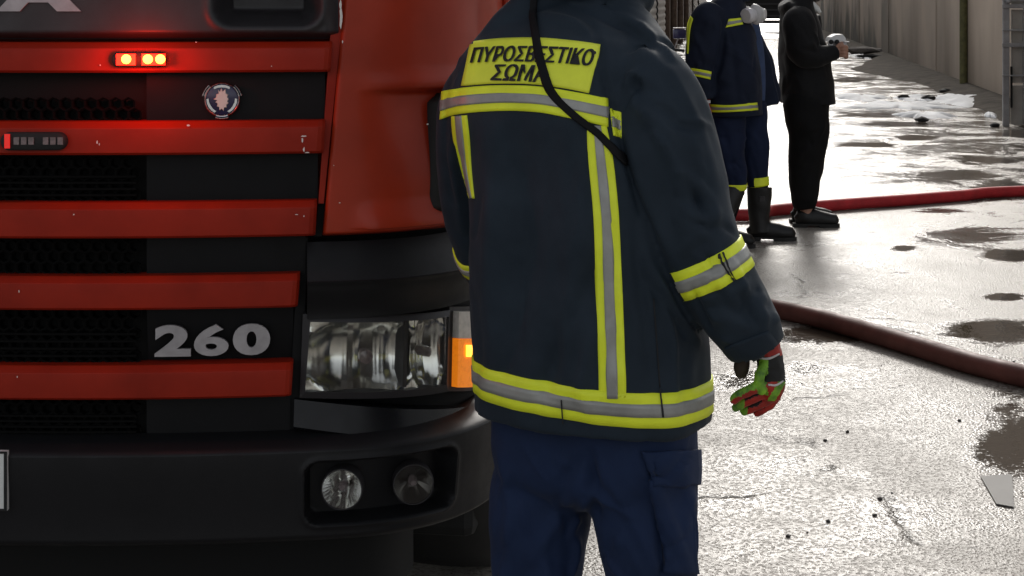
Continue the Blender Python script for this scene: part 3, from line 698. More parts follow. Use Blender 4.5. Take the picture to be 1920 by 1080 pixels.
# red edge strip and corner panel
quadpatch('edge_strip', [(629, -60), (652, -60), (607, 382), (597, 382)], .004, 4, 30, M['red_slat'], skirt=.04)
quadpatch('edge_gap', [(598, 384), (610, 384), (604, 446), (590, 446)], .02, 4, 8, M['dark'], skirt=.03)
cl_t, cl_b = TR(650, -60), TR(605, 444); wled = TR(760, 166)[1]; wbt = cl_b[1]; q690 = TR(690, 165)[0]
bqc, bwc = TR(765, 418); bqa = TR(672, 420)[0]
wtopc = 1.92
def off_corner(q, w):
    edge = cl_b[0] + (cl_t[0] - cl_b[0]) * (w - wbt) / (cl_t[1] - wbt)
    fade = smst(q690 - .035, q690 + .12, q)
    o = -.012
    o += fade * (.026 * smst(wled + .004, wled - .016, w) * smst(wled - .22, wled - .02, w) - .014 * math.exp(-((w - wled - .012) / .02) ** 2) * (w > wled - .004))
    fb = smst(bqa - .02, bqa + .03, q); wlip = TR(765, 421)[1]
    o += fb * (-.016 * smst(wlip + .065, wlip, w) * (w > wlip) + (.004 - .016 * smst(wlip - .02, wlip, w)) * (w <= wlip))
    o += .03 * smst(.012, 0, w - wbt) ** 2
    return o
ws = fine(wbt, wtopc, 50, [(wled - .04, wled + .06, .003), (wbt, wbt + .09, .003)])
qN = 46; v = []; f = []
for w in ws:
    e0 = cl_b[0] + (cl_t[0] - cl_b[0]) * (w - wbt) / (cl_t[1] - wbt)
    rowq = [e0, e0 + .0005, e0 + .006] + [e0 + .01 + (1.55 - e0) * i / qN for i in range(qN + 1)]
    for i, q in enumerate(rowq): v.append(PL(q, off_corner(q, w) + (.04, .008, .0)[i] if i < 3 else off_corner(q, w), w))
n = qN + 4
for j in range(len(ws) - 1):
    for i in range(n - 1): f.append([j * n + i, (j + 1) * n + i, (j + 1) * n + i + 1, j * n + i + 1])
for sg in (1, -1):
    o = add('corner_panel', [(p.x * sg, p.y, p.z) for p in v], f if sg > 0 else [q[::-1] for q in f], M['red'], truck, True, world=False); o.data.set_sharp_from_angle(angle=math.radians(60))
# black air-duct trim at the cab corner
ta, tb = TR(808, 176), TR(808, 404); tw = TR(797, 300)[0]; tr_ = min(1.49, TR(880, 300)[0])
def duct(s, t):
    w = ta[1] + (tb[1] - ta[1]) * t; e = 4 * (s - .5) ** 2; rnd = .03 * smst(.08, 0, min(t, 1 - t))
    return tw + rnd + (tr_ - tw) * s + .02 * (1 - t) * (1 - s), -.012 - .028 * (1 - e ** 2) * smst(0, .05, min(t, 1 - t)), w
patch('air_duct', duct, 14, 40, M['rubber'], skirt=.03)

# headlamp surround, headlamp, indicator
wl0, wl1, wl2, wl3 = TR(700, 446)[1], TR(700, 520)[1], TR(700, 590)[1], TR(700, 800)[1]
ql = TR(575, 520)[0]
def off_sur(q, w):
    if w > wl1: return .022 - .052 * (wl0 - w) / (wl0 - wl1)
    return -.030 + .03 * smst(wl1, wl2, w) - .004 * math.exp(-((w - wl1) / .006) ** 2)
qs = [ql, ql + .001] + [ql + .004 + (1.9 - ql) * i / 50 for i in range(51)]
for sg in (1, -1):
    ws = fine(wl2 - .004, wl0, 24, [(wl1 - .02, wl1 + .02, .003)]); v = [PL(q, off_sur(q, w) + (.05 if i == 0 else 0), w) for w in ws for i, q in enumerate(qs)]; n = len(qs)
    f = [[j * n + i, (j + 1) * n + i, (j + 1) * n + i + 1, j * n + i + 1] for j in range(len(ws) - 1) for i in range(n - 1)]
    o = add('lamp_surround', [(p.x * sg, p.y, p.z) for p in v], f if sg > 0 else [q[::-1] for q in f], M['black_plastic'], truck, True, world=False); o.data.set_sharp_from_angle(angle=math.radians(60))
def fluted():
    m = bpy.data.materials.new('fluted lamp glass'); m.use_nodes = True; n, l = m.node_tree.nodes, m.node_tree.links; b = n['Principled BSDF']
    b.inputs['Base Color'].default_value = (.84, .84, .80, 1); b.inputs['Roughness'].default_value = .24; b.inputs['Transmission Weight'].default_value = 1; b.inputs['IOR'].default_value = 1.12
    tc = n.new('ShaderNodeTexCoord'); wv = n.new('ShaderNodeTexWave'); wv.wave_type = 'BANDS'; wv.bands_direction = 'X'; wv.inputs['Scale'].default_value = 26; wv.inputs['Distortion'].default_value = .6; l.new(tc.outputs['Object'], wv.inputs['Vector'])
    bp = n.new('ShaderNodeBump'); bp.inputs['Strength'].default_value = .5; bp.inputs['Distance'].default_value = .003; l.new(wv.outputs[0], bp.inputs['Height']); l.new(bp.outputs[0], b.inputs['Normal']); return m
M['fluted'] = fluted()
hq = [(568, 590), (850, 582), (846, 735), (562, 748)]; lq = [(582, 604), (843, 594), (839, 722), (572, 735)]
hl = quadpatch('headlight', hq, .085, 20, 10, M['dark'], skirt=0)
def frame(name, qo, qi, off, th, mt, parent):
    a = [TR(*p) for p in qo]; b = [TR(*p) for p in qi]; mb = MB()
    for k in range(4):
        k2 = (k + 1) % 4; m = 12; v = []
        for i in range(m + 1):
            t = i / m; o_ = [a[k][j] + (a[k2][j] - a[k][j]) * t for j in (0, 1)]; i_ = [b[k][j] + (b[k2][j] - b[k][j]) * t for j in (0, 1)]
            v += [PL(o_[0], off + .05, o_[1]), PL(o_[0], off, o_[1]), PL(i_[0], off - th, i_[1]), PL(i_[0], off + .07, i_[1])]
        mb.raw(v, [[4 * i + j, 4 * i + 4 + j, 4 * i + 5 + j, 4 * i + 1 + j] for i in range(m) for j in range(3)])
    return mb.build(name, mt, parent, True, world=False)
frame('bezel', hq, lq, .008, .006, M['grey_plastic'], hl)
c4 = [TR(*p) for p in lq]
def lqw(s, t): return tuple((1 - t) * ((1 - s) * c4[0][j] + s * c4[1][j]) + t * ((1 - s) * c4[3][j] + s * c4[2][j]) for j in (0, 1))
def refl(s0, s1, seed, dep):
    def fn(s, t):
        q, w = lqw(s0 + (s1 - s0) * s, t); x, y = 2 * s - 1, 2 * t - 1; r2 = min(1.3, x * x + y * y)
        return q, .012 + dep * (1 - r2 / 1.3) ** .8 + .004 * math.sin(9 * x + seed) * (abs(y) < .8), w
    return fn
patch('reflector', refl(.0, .70, 1, .062), 28, 20, M['reflector'], hl, skirt=0)
patch('reflector', refl(.705, 1.0, 3, .05), 18, 20, M['reflector'], hl, skirt=0)
quadpatch('divider', [(762, 598), (769, 598), (764, 727), (756, 727)], .004, 2, 10, M['grey_plastic'], hl, skirt=.04)
for s, t, r in ((.36, .52, .022), (.86, .5, .016)):
    q, w = lqw(s, t); p = PL(q, .05, w); pf = PL(q, .015, w)
    MB().tube([p, p.lerp(pf, .5), pf, pf + (pf - p) * .12], [r * .6, r * .8, r * .7, r * .25], 14).build('bulb', M['lens_grey'], hl, True, world=False)
lens_pts = quadpatch('lens', lq, lambda s, t: .004 - .006 * math.sin(math.pi * s) * math.sin(math.pi * t), 30, 14, M['fluted'], hl, skirt=.003)
iq = [(851, 576), (916, 570), (914, 728), (849, 735)]
ind = quadpatch('indicator', iq, .012, 8, 10, M['grey_plastic'], skirt=.05)
quadpatch('clear_lens', [(858, 584), (908, 580), (907, 630), (857, 634)], lambda s, t: -.004 - .008 * math.sin(math.pi * s), 10, 8, M['clear_lens'], ind, skirt=.02)
quadpatch('amber_lens', [(857, 635), (907, 631), (906, 720), (855, 726)], lambda s, t: -.004 - .008 * math.sin(math.pi * s), 20, 12, M['amber'], ind, skirt=.02)
quadpatch('lit_bulb', [(867, 646), (877, 646), (876, 668), (867, 668)], lambda s, t: -.0125 - .004 * math.sin(math.pi * s) * math.sin(math.pi * t), 6, 6, M['amber_core'], ind, skirt=.003)
# glossy panel below the headlamp, ends of the grille
quadpatch('lower_panel', [(552, 750), (925, 738), (930, 806), (550, 814)], lambda s, t: .006 - .02 * t + .03 * smst(.75, 1, t), 20, 12, M['gloss_black'], skirt=.05)
quadpatch('filler_panel', [(560, 448), (578, 448), (562, 820), (540, 820)], .022, 4, 12, M['grille_black'], skirt=.03)
# dark blocks added down low to keep light from under the truck
MB().box((0, .80, .62), (1.5, .9, .5), bev=.02).build('underframe_light_block', M['dark'], truck, world=False)
MB().box((0, 5.6, .50), (2.3, 7.0, .36), bev=.02).build('chassis_light_block', M['dark'], truck, world=False)

patch('underrun_shade_sheet', lambda s, t: (-1.6 + 3.2 * s, .20, .22 + .36 * t), 30, 4, M['dark'], skirt=.06)  # black sheet added to stand for the deep shade under the bumper
# bumper with fog lamps
wb0, wb1, wb2, wb3 = TR(300, 816)[1], TR(300, 842)[1], TR(300, 1000)[1], TR(300, 1034)[1]
f0, f1 = TR(572, 905)[0], TR(822, 905)[0]; fw0, fw1 = TR(700, 848)[1], TR(700, 962)[1]
fq, fw, fhx, fhy = (f0 + f1) / 2, (fw0 + fw1) / 2, (f1 - f0) / 2, (fw0 - fw1) / 2
def off_bump(q, w):
    o = -.055
    if w > wb1: o += .075 * ((w - wb1) / (wb0 - wb1)) ** 1.6
    if w < wb2: o += .10 * ((wb2 - w) / (wb2 - wb3)) ** 2
    o += .012 * smst(wb1, wb2, w)
    d = rrect(abs(q), w, fq, fw, fhx, fhy, .028)
    o += .05 * smst(.004, -.010, d) + .004 * math.exp(-((d - .006) / .006) ** 2) * -1
    o += .03 * smst(1.1, 1.5, abs(q)) * 0
    return o
qs = fine(-2.3, 2.3, 120, [(s * fq - fhx - .03, s * fq + fhx + .03, .0045) for s in (1, -1)])
ws = fine(wb3, wb0, 24, [(fw - fhy - .02, fw + fhy + .02, .0045), (wb1, wb0, .004), (wb3, wb2, .004)])
bump = gridpatch('bumper', qs, ws, off_bump, M['black_plastic'])
for sg in (1, -1):
    for x, y, kind in ((637, 908, 0), (758, 900, 1)):
        q, w = TR(x, y, -.01); r = (TR(677, 908, -.01)[0] - TR(597, 908, -.01)[0]) / 2; q *= sg
        ctr = PL(q, -.036, w); u_, v_, nx_, ny_ = plan0(q); zax = Vector((nx_ * .35, ny_, 0)).normalized(); xax = Vector((0, 0, 1)).cross(zax).normalized()
        Mx = Matrix.Translation(ctr) @ Matrix((xax, Vector((0, 0, 1)), zax)).transposed().to_4x4()
        fo = MB().lathe([(r, -.03), (r * 1.03, 0), (r * 1.0, .012), (r * .95, .012)], Mx, 36, False).build('fog_lamp', M['grey_plastic'], bump, True, world=False)
        # faceted bowl
        v = []; f = []; nr, na = 8, 36
        for i in range(nr + 1):
            rr = r * .95 * (1 - i / nr); 
            for k in range(na):
                a = 2 * math.pi * k / na; x_, y_ = rr * math.cos(a), rr * math.sin(a)
                st = .006 * (round(x_ / (r * .38)) % 2) if kind == 0 else .003 * (round(math.degrees(a) / 45) % 2)
                v.append(Mx @ Vector((x_, y_, .0115 - .042 * (1 - (rr / r) ** 2) - (st if i else 0))))
        for i in range(nr):
            for k in range(na): f.append([i * na + k, i * na + (k + 1) % na, (i + 1) * na + (k + 1) % na, (i + 1) * na + k])
        add('reflector', v, f, M['reflector'] if kind == 0 else M['fog_dull'] if 'fog_dull' in M else M['reflector'], fo, kind == 1, world=False)
        MB().lathe([(r * .95, .011), (r * .8, .014), (r * .4, .0165), (r * .05, .017)], Mx, 30).build('lens', M['lampglass'] if 'lampglass' in M else M['fluted'], fo, True, world=False)
        MB().lathe([(r * .22, -.03), (r * .24, -.005), (r * .12, .002)], Mx, 14).build('bulb', M['lens_grey'], fo, True, world=False)
# number plate, only its edge shows
pqr, _ = TR(8, 900, -.06); pw0, pw1 = TR(4, 846, -.06)[1], TR(4, 957, -.06)[1]
npl = patch('number_plate', lambda s, t: (pqr - .40 + .40 * s, -.062, pw0 + (pw1 - pw0) * t), 14, 6, M['plate'], skirt=.012)
for a, b, c, d in ((.0, 1, .0, .035), (.0, 1, .965, 1), (.985, 1, .035, .965)):
    patch('plate_border', lambda s, t: (pqr - .40 + .40 * (a + (b - a) * s), -.0635, pw0 + (pw1 - pw0) * (c + (d - c) * t)), 10, 2, M['rubber'], npl, skirt=.002)
# chips in the paint
mb = MB(); rnd = random.Random(3)
chips = [(562, 255, 12, 3, -.0305), (559, 262, 3, 9, -.0305), (562, 280, 3, 11, -.0305), (568, 286, 8, 2, -.0305), (178, 267, 3, 7, -.0305), (182, 270, 2, 5, -.0305), (348, 235, 5, 4, -.027), (135, 402, 3, 3, -.0305), (548, 402, 6, 2, -.0305), (562, 405, 2, 4, -.0305), (364, 79, 3, 2, -.02), (635, 30, 5, 40, -.0135), (634, 8, 4, 20, -.0135), (638, 78, 2, 6, -.0135), (798, 233, 5, 3, -.004), (785, 365, 3, 4, -.0), (707, 361, 2, 2, -.001), (743, 421, 3, 2, -.02), (722, 414, 2, 2, -.02), (782, 382, 3, 3, -.006), (622, 310, 2, 2, -.0135), (633, 380, 3, 2, -.0135), (33, 546, 2, 6, -.0305), (30, 706, 2, 4, -.0305), (502, 124, 2, 2, -.0305), (184, 122, 2, 3, -.0305)]
for x, y, dx, dy, off in chips:
    q, w = TR(x, y, off); m = 8; sx, sy = dx * .00056, dy * .00056
    mb.raw([PL(q + sx * math.cos(2 * math.pi * k / m) * rnd.uniform(.6, 1.3), off - .002, w + sy * math.sin(2 * math.pi * k / m) * rnd.uniform(.6, 1.3)) for k in range(m)], [list(range(m))])
tag(mb.build('paint_chips', M['chip'], truck, world=False), kind='stuff')

# body with roller shutters, wheels
bodyp = MB().box((0, 5.6, 1.85), (2.44, 7.0, 2.5), bev=.03).build('body', M['red'], truck, world=False)
MB().box((0, 2.03, 1.75), (2.2, .16, 2.2), bev=.01).build('cab_gap', M['dark'], truck, world=False)
for sg in (1, -1):
    for y0, y1 in ((2.35, 3.75), (3.95, 5.35), (5.55, 6.6), (6.8, 7.75), (7.95, 8.95)):
        mb = MB(); wz = .95
        sh_ = MB().box((sg * 1.225, (y0 + y1) / 2, 1.75), (.012, y1 - y0 + .1, 1.75), bev=.003).build('locker_frame', M['rubber'], truck, world=False)
        mb.v = []
        ns = 34; v = []; f = []
        for i in range(ns * 4 + 1):
            z = .95 + 1.6 * i / (ns * 4); b_ = abs(math.sin(math.pi * i / 4)) * .008
            v += [(sg * (1.236 + b_), y0, z), (sg * (1.236 + b_), y1, z)]
        f = [[2 * i, 2 * i + 1, 2 * i + 3, 2 * i + 2][::sg] for i in range(ns * 4)]
        add('roller_shutter', v, f, M['shutter'], sh_, True, world=False)
        MB().box((sg * 1.25, (y0 + y1) / 2, 1.0), (.03, y1 - y0 - .1, .04), bev=.008).build('pull_bar', M['galv'], sh_, world=False)
    for y in (1.35, 6.2):
        wx = sg * 1.05
        Mx = Matrix.Translation((wx, y, .5)) @ Matrix.Rotation(math.pi / 2, 4, 'Y')
        w = MB().lathe([(.29, -.14), (.46, -.15), (.495, -.11), (.5, -.03), (.5, .03), (.495, .11), (.46, .15), (.29, .14)], Mx, 36).build('wheel', M['rubber'], truck, True, world=False)
        MB().lathe([(.05, -.10), (.28, -.12), (.29, -.15), (.29, .15), (.28, .12), (.05, .10)], Mx, 24).build('rim', M['galv'], w, True, world=False)
    MB().box((sg * .95, .95, .45), (.42, .10, .5), bev=.03).build('mud_flap', M['rubber'], truck, world=False)
# ------------------------------------------------------------------ people
def remesh(mb, vox, it=4):
    me = bpy.data.meshes.new('tmp'); me.from_pydata([tuple(v) for v in mb.v], [], mb.f); me.update()
    ob = bpy.data.objects.new('tmp', me); C.objects.link(ob)
    r = ob.modifiers.new('r', 'REMESH'); r.mode = 'VOXEL'; r.voxel_size = vox; r.adaptivity = 0
    s = ob.modifiers.new('s', 'SMOOTH'); s.factor = .5; s.iterations = it
    out = bpy.data.meshes.new_from_object(ob.evaluated_get(bpy.context.evaluated_depsgraph_get()))
    v = np.zeros(len(out.vertices) * 3); out.vertices.foreach_get('co', v); f = [list(p.vertices) for p in out.polygons]
    bpy.data.objects.remove(ob); bpy.data.meshes.remove(me); bpy.data.meshes.remove(out)
    return Skin(v.reshape(-1, 3), f)
class Skin:
    def __init__(s, v, f): s.v = v; s.f = f; s._b = None
    def normals(s):
        q = np.array([x if len(x) == 4 else x + [x[-1]] for x in s.f]); a = s.v[q[:, 2]] - s.v[q[:, 0]]; b = s.v[q[:, 3]] - s.v[q[:, 1]]; fn = np.cross(a, b)
        n = np.zeros_like(s.v)
        for k in range(4): np.add.at(n, q[:, k], fn)
        return n / (np.linalg.norm(n, axis=1, keepdims=True) + 1e-12)
    @property
    def bvh(s):
        if s._b is None: s._b = BVHTree.FromPolygons([Vector(p) for p in s.v], s.f)
        return s._b
    def push(s, d): s.v = s.v + s.normals() * d[:, None]; s._b = None
    def hit(s, px, py):
        loc, n, i, dd = s.bvh.ray_cast(EYE, ray(px, py)); return (loc, n) if loc is not None else None
    def rough(s, amp, sc, stretch=(1, 1, 1), seed=0):
        d = np.array([noise.noise(Vector((p[0] * sc * stretch[0] + seed, p[1] * sc * stretch[1], p[2] * sc * stretch[2]))) for p in s.v]); s.push(d * amp)
    def creases(s, strokes):
        """strokes: (list of photo pixels on the cloth, width m, height m)"""
        d = np.zeros(len(s.v)); 
        for pts, w, a in strokes:
            hs = [s.hit(*p) for p in pts]; hs = [np.array(h[0]) for h in hs if h]
            best = np.full(len(s.v), 1e9); tt = np.zeros(len(s.v)); L = max(1, len(hs) - 1)
            for i in range(len(hs) - 1):
                A, B = hs[i], hs[i + 1]; ab = B - A; t = np.clip(((s.v - A) @ ab) / (ab @ ab + 1e-12), 0, 1); dist = np.linalg.norm(s.v - (A + t[:, None] * ab), axis=1)
                m = dist < best; best[m] = dist[m]; tt[m] = (i + t[m]) / L
            d += a * np.exp(-(best / w) ** 2) * np.sin(np.pi * (.12 + .76 * tt))
        s.push(d)
    def build(s, name, mt, parent): return add(name, [Vector(p) for p in s.v], s.f, mt, parent)
def ptube(mb, pts, n=24, m=6):
    """tube through photo pixels: (px, py, Y, radius px[, depth ratio])"""
    pts = [tuple(p) + ((1.0,) if len(p) == 4 else ()) for p in pts]; sm = catmull(pts, m)
    path = [P(p[0], p[1], p[2]) for p in sm]; rad = [(abs(p[3]) * p[2] / F, abs(p[3]) * p[2] / F * p[4]) for p in sm]
    return mb.tube(path, rad, n)
def torso(mb, rows, Y, yaw, ratio, N=48, ex=2.5, lateral=None):
    """rows: (py, left px, right px, extra distance); closed loft of rounded cross-sections turned by yaw"""
    f_ = Vector((math.sin(yaw), math.cos(yaw), 0)); r_ = Vector((math.cos(yaw), -math.sin(yaw), 0)); v = []; f = []
    sm = catmull(rows, 5)
    for py, L, Rr, dY in sm:
        c = P((L + Rr) / 2, py, Y + dY); hw = (Rr - L) / 2 / F * (Y + dY) * .962
        if lateral is None:
            a = hw / math.sqrt(math.cos(yaw) ** 2 + (ratio * math.sin(yaw)) ** 2); b = a * ratio
        else:
            k = hw / (max(q[2] - q[1] for q in rows) / 2 / F * Y); a = lateral * k ** .7; b = math.sqrt(max(1e-4, hw ** 2 - (a * math.cos(yaw)) ** 2)) / abs(math.sin(yaw))
        for i in range(N):
            t = 2 * math.pi * i / N; cx, sy = math.cos(t), math.sin(t)
            v.append(c + r_ * (a * math.copysign(abs(cx) ** (2 / ex), cx)) + f_ * (b * math.copysign(abs(sy) ** (2 / ex), sy)))
    for j in range(len(sm) - 1):
        for i in range(N): f.append([j * N + i, j * N + (i + 1) % N, (j + 1) * N + (i + 1) % N, (j + 1) * N + i])
    f.append(list(range(N))); f.append([(len(sm) - 1) * N + i for i in range(N)])
    return mb.raw(v, f)
def resample(pl, n):
    A = [np.array(p, float) for p in pl]
    if len(A) > 2: A = catmull(pl, 8)
    L = [0]
    for i in range(1, len(A)): L.append(L[-1] + np.linalg.norm(A[i] - A[i - 1]))
    return [np.array([np.interp(L[-1] * k / (n - 1), L, [a[d] for a in A]) for d in (0, 1)]) for k in range(n)]
def strip(name, skin, ea, eb, off, mt, parent, n=40, m=8, lo=0.0, hi=1.0, skirt=.004, free=False):
    """sheet between two pixel polylines, laid on the cloth"""
    A, B = resample(ea, n), resample(eb, n); T = [lo, lo] + [lo + (hi - lo) * j / m for j in range(1, m)] + [hi, hi]; v = []; f = []; ok = []
    for i in range(-1, n + 1):
        ii = min(max(i, 0), n - 1)
        for j, t in enumerate(T):
            p = A[ii] * (1 - t) + B[ii] * t; h = skin.hit(*p); o_ = off - skirt if (i in (-1, n) or j in (0, len(T) - 1)) else off
            if h is None: ok.append(False); v.append(Vector((0, 0, 0)))
            else:
                loc, nn = h
                if nn.dot(loc - EYE) > 0: nn = -nn
                ok.append(True); v.append(loc + nn * o_)
    w = len(T)
    for i in range(n + 1):
        for j in range(w - 1):
            q = [i * w + j, i * w + j + 1, (i + 1) * w + j + 1, (i + 1) * w + j]
            if all(ok[k] for k in q) and max((v[q[a]] - v[q[a - 1]]).length for a in range(4)) < .06 * (1 if v[q[0]].y < 6 else 2): f.append(q)
    use = sorted({k for q in f for k in q}); mp = {k: i for i, k in enumerate(use)}
    return add(name, [v[k] for k in use], [[mp[k] for k in q] for q in f], mt, parent)
def tape(skin, ea, eb, parent, off=.003, n=40, dark=False):
    y = strip('reflective_tape', skin, ea, eb, off, M['hivis'], parent, n); strip('silver_stripe', skin, ea, eb, off + .0018, M['silver_tape'], y, n, 5, .31, .69); return y
def ringband(skin, org, axis, rmax, s0, s1, parent, off=.003, n=110, silver=True, mt='hivis', rmin=0.0, thr=.045):
    axis = Vector(axis).normalized(); a = axis.orthogonal().normalized(); b = axis.cross(a)
    def sheet(name, lo, hi, o_, mt_, par, m):
        v = []; f = []; ok = []; S = [lo] + [lo + (hi - lo) * j / m for j in range(m + 1)] + [hi]
        for i in range(n):
            t = 2 * math.pi * i / n; d = a * math.cos(t) + b * math.sin(t)
            for j, s_ in enumerate(S):
                q = Vector(org) + axis * s_; loc, nn, _, _ = skin.bvh.ray_cast(q + d * rmax, -d, rmax)
                if loc is None or nn.dot(d) < .1 or (loc - q).length < rmin: ok.append(False); v.append(q)
                else:
                    if nn.dot(d) < 0: nn = -nn
                    ok.append(True); v.append(loc + nn * (o_ - (.004 if j in (0, len(S) - 1) else 0)))
        w = len(S)
        for i in range(n):
            i2 = (i + 1) % n
            for j in range(w - 1):
                q = [i * w + j, i2 * w + j, i2 * w + j + 1, i * w + j + 1]
                if all(ok[k] for k in q) and max((v[q[x]] - v[q[x - 1]]).length for x in range(4)) < thr: f.append(q)
        use = sorted({k for q in f for k in q}); mp = {k: i for i, k in enumerate(use)}
        return add(name, [v[k] for k in use], [[mp[k] for k in q] for q in f], mt_, par)
    y = sheet('reflective_tape', s0, s1, off, M[mt], parent, 5); d_ = s1 - s0
    if silver: sheet('silver_stripe', s0 + d_ * .31, s0 + d_ * .69, off + .0018, M['silver_tape'], y, 3)
    return y
def decal_text(skin, body, quad, off, mt, parent, bold, shear, name='lettering'):
    """quad: px of tl, tr, br, bl plus sag of the top edge"""
    v, f = text_mesh(body, bold, shear, 1.02); tl, tr, br, bl, sag = quad; out = []
    for x, y, _ in v:
        t = 1 - y; p = (1 - t) * ((1 - x) * np.array(tl) + x * np.array(tr)) + t * ((1 - x) * np.array(bl) + x * np.array(br)); p[1] -= sag * 4 * x * (1 - x)
        h = skin.hit(*p); loc, nn = h
        if nn.dot(loc - EYE) > 0: nn = -nn
        out.append(loc + nn * off)
    return add(name, out, f, mt, parent, False)
M['jacket'] = mat('dark navy jacket cloth', (.018, .029, .043), .68, var=.3, vscale=7, bump=.35, bscale=520, bdist=.0012, sheen=.05, rvar=.08, spec=.22)
M['jacket2'] = mat('navy bunker cloth', (.012, .018, .038), .75, var=.3, vscale=7, bump=.3, bscale=380, bdist=.0015, sheen=.04, spec=.22)
M['trouser'] = mat('blue trouser cloth', (.013, .027, .075), .75, var=.35, vscale=6, bump=.35, bscale=480, bdist=.0012, sheen=.04, spec=.22)
M['trouser2'] = mat('navy duty trousers', (.010, .018, .050), .75, var=.35, vscale=6, bump=.3, bscale=380, bdist=.0015, sheen=.04, spec=.22)
M['hivis'] = mat('fluorescent yellow tape', (.88, .98, .035), .5, var=.14, vscale=16, bump=.25, bscale=300, bdist=.001)
M['hivis_patch'] = mat('yellow back patch', (.86, .93, .06), .55, var=.16, vscale=14, bump=.2, bscale=300, bdist=.001)
M['silver_tape'] = mat('silver reflective tape', (.36, .36, .34), .42, metal=.25, var=.3, vscale=14, bump=.2, bscale=400, bdist=.001)
M['ink'] = mat('black print', (.008, .008, .010), .6)
M['strap'] = mat('black nylon webbing', (.004, .004, .005), .6, spec=.2, bump=.3, bscale=700, bdist=.001)
M['boot'] = mat('black boot leather', (.010, .0095, .0095), .5, var=.4, vscale=18, bump=.2, bscale=90, bdist=.003)
M['boot_sole'] = mat('boot sole rubber', (.02, .019, .018), .8)
M['skin'] = mat('skin', (.42, .22, .15), .5, var=.2, vscale=30)
M['hair'] = mat('dark hair', (.015, .011, .009), .6, bump=.6, bscale=220, bdist=.003)
M['eye'] = mat('eye', (.5, .48, .46), .15)
M['black_cloth'] = mat('black jacket cloth', (.011, .011, .012), .75, var=.3, vscale=9, bump=.3, bscale=380, bdist=.0015, sheen=.08, spec=.22)
M['black_pants'] = mat('black trousers cloth', (.007, .007, .0075), .8, var=.3, vscale=9, bump=.3, bscale=380, bdist=.0015, spec=.22)
M['glove_lime'] = mat('lime glove fabric', (.24, .50, .025), .6, var=.7, vscale=45, col2=(.05, .13, .02), bump=.3, bscale=400, bdist=.001)
M['glove_red'] = mat('red glove leather', (.42, .022, .012), .55, var=.5, vscale=40, bump=.3, bscale=200, bdist=.001)
M['glove_black'] = mat('black glove knit', (.010, .010, .010), .7, bump=.3, bscale=500, bdist=.001)
M['piping'] = mat('pale grey piping', (.55, .52, .52), .6)
M['lining'] = mat('brown sleeve lining', (.045, .030, .020), .8, var=.3, vscale=30)

def head(parent, c, yaw, R=.112, mt_hair='hair', beard=False):
    f_ = Vector((math.sin(yaw), math.cos(yaw), 0)); r_ = Vector((math.cos(yaw), -math.sin(yaw), 0)); v = []; f = []; hv = []; nu, nv = 40, 30
    def prof(x, y, z):
        k = 1.0; face = max(0, y)
        sx = .76 - .16 * max(0, -z) ** 1.5 - .02 * face; sy = .96 - .08 * max(0, -z) * (y < 0); sz = 1.12
        dx, dy, dz = x * sx, y * sy, z * sz
        if y > .3: dy -= .06 * (y - .3)
        dy += .19 * math.exp(-((x / .13) ** 2 + ((z + .14) / .17) ** 2)) * (y > 0) + .06 * math.exp(-((x / .1) ** 2 + ((z - .05) / .18) ** 2)) * (y > 0)      # nose
        dy -= .07 * sum(math.exp(-(((x - s * .33) / .15) ** 2 + ((z - .03) / .09) ** 2)) for s in (-1, 1)) * (y > 0)          # eye sockets
        dy += .05 * math.exp(-((x / .25) ** 2 + ((z + .48) / .05) ** 2)) * (y > 0) - .03 * math.exp(-((x / .25) ** 2 + ((z + .44) / .02) ** 2)) * (y > 0)   # lips
        dy += .10 * math.exp(-((x / .25) ** 2 + ((z + .82) / .16) ** 2)) * (y > 0)                                                  # chin
        return dx, dy, dz
    for j in range(nv + 1):
        ph = math.pi * j / nv
        for i in range(nu):
            th = 2 * math.pi * i / nu; x, y, z = math.sin(ph) * math.cos(th), math.sin(ph) * math.sin(th), math.cos(ph); d = prof(x, y, z)
            v.append(c + (r_ * d[0] + f_ * d[1] + Vector((0, 0, d[2]))) * R); hv.append((x, y, z))
    for j in range(nv):
        for i in range(nu): f.append([j * nu + i, j * nu + (i + 1) % nu, (j + 1) * nu + (i + 1) % nu, (j + 1) * nu + i])
    mb = MB().raw(v, f)
    mb.tube([c + Vector((0, 0, -R * .55)) - f_ * R * .25, c + Vector((0, 0, -R * 1.3)) - f_ * R * .35, c + Vector((0, 0, -R * 2.2)) - f_ * R * .45], [R * .52, R * .50, R * .62], 20)
    for s in (-1, 1):
        e = c + r_ * (s * R * .77) - f_ * R * .05; mb.tube([e + Vector((0, 0, -R * .28)), e + Vector((0, 0, 0)) + r_ * s * R * .06, e + Vector((0, 0, R * .25))], [(R * .06, R * .10), (R * .07, R * .18), (R * .05, R * .12)], 10)
    b = mb.build('head', M['skin'], parent, True)
    hp = []; hf = []; idx = {}
    for k, (x, y, z) in enumerate(hv):
        if z > .52 or (y < -.05 and z > -.45) or (y < .2 and z > .25) or (beard and y > 0 and z < -.38 and not (abs(x) < .3 and -.55 < z < -.42)): idx[k] = len(hp); hp.append(c + (v[k] - c) * 1.055)
    for q in f:
        if all(k in idx for k in q): hf.append([idx[k] for k in q])
    add('hair', hp, hf, M[mt_hair], b)
    for s in (-1, 1):
        e = c + r_ * (s * R * .29) + f_ * R * .80 + Vector((0, 0, R * .03)); MB().lathe([(R * .02, -.07 * R), (R * .1, -.02 * R), (R * .1, .02 * R), (R * .02, .07 * R)], Matrix.Translation(e) @ f_.to_track_quat('Z', 'Y').to_matrix().to_4x4(), 12).build('eye', M['eye'], b, True)
    return b
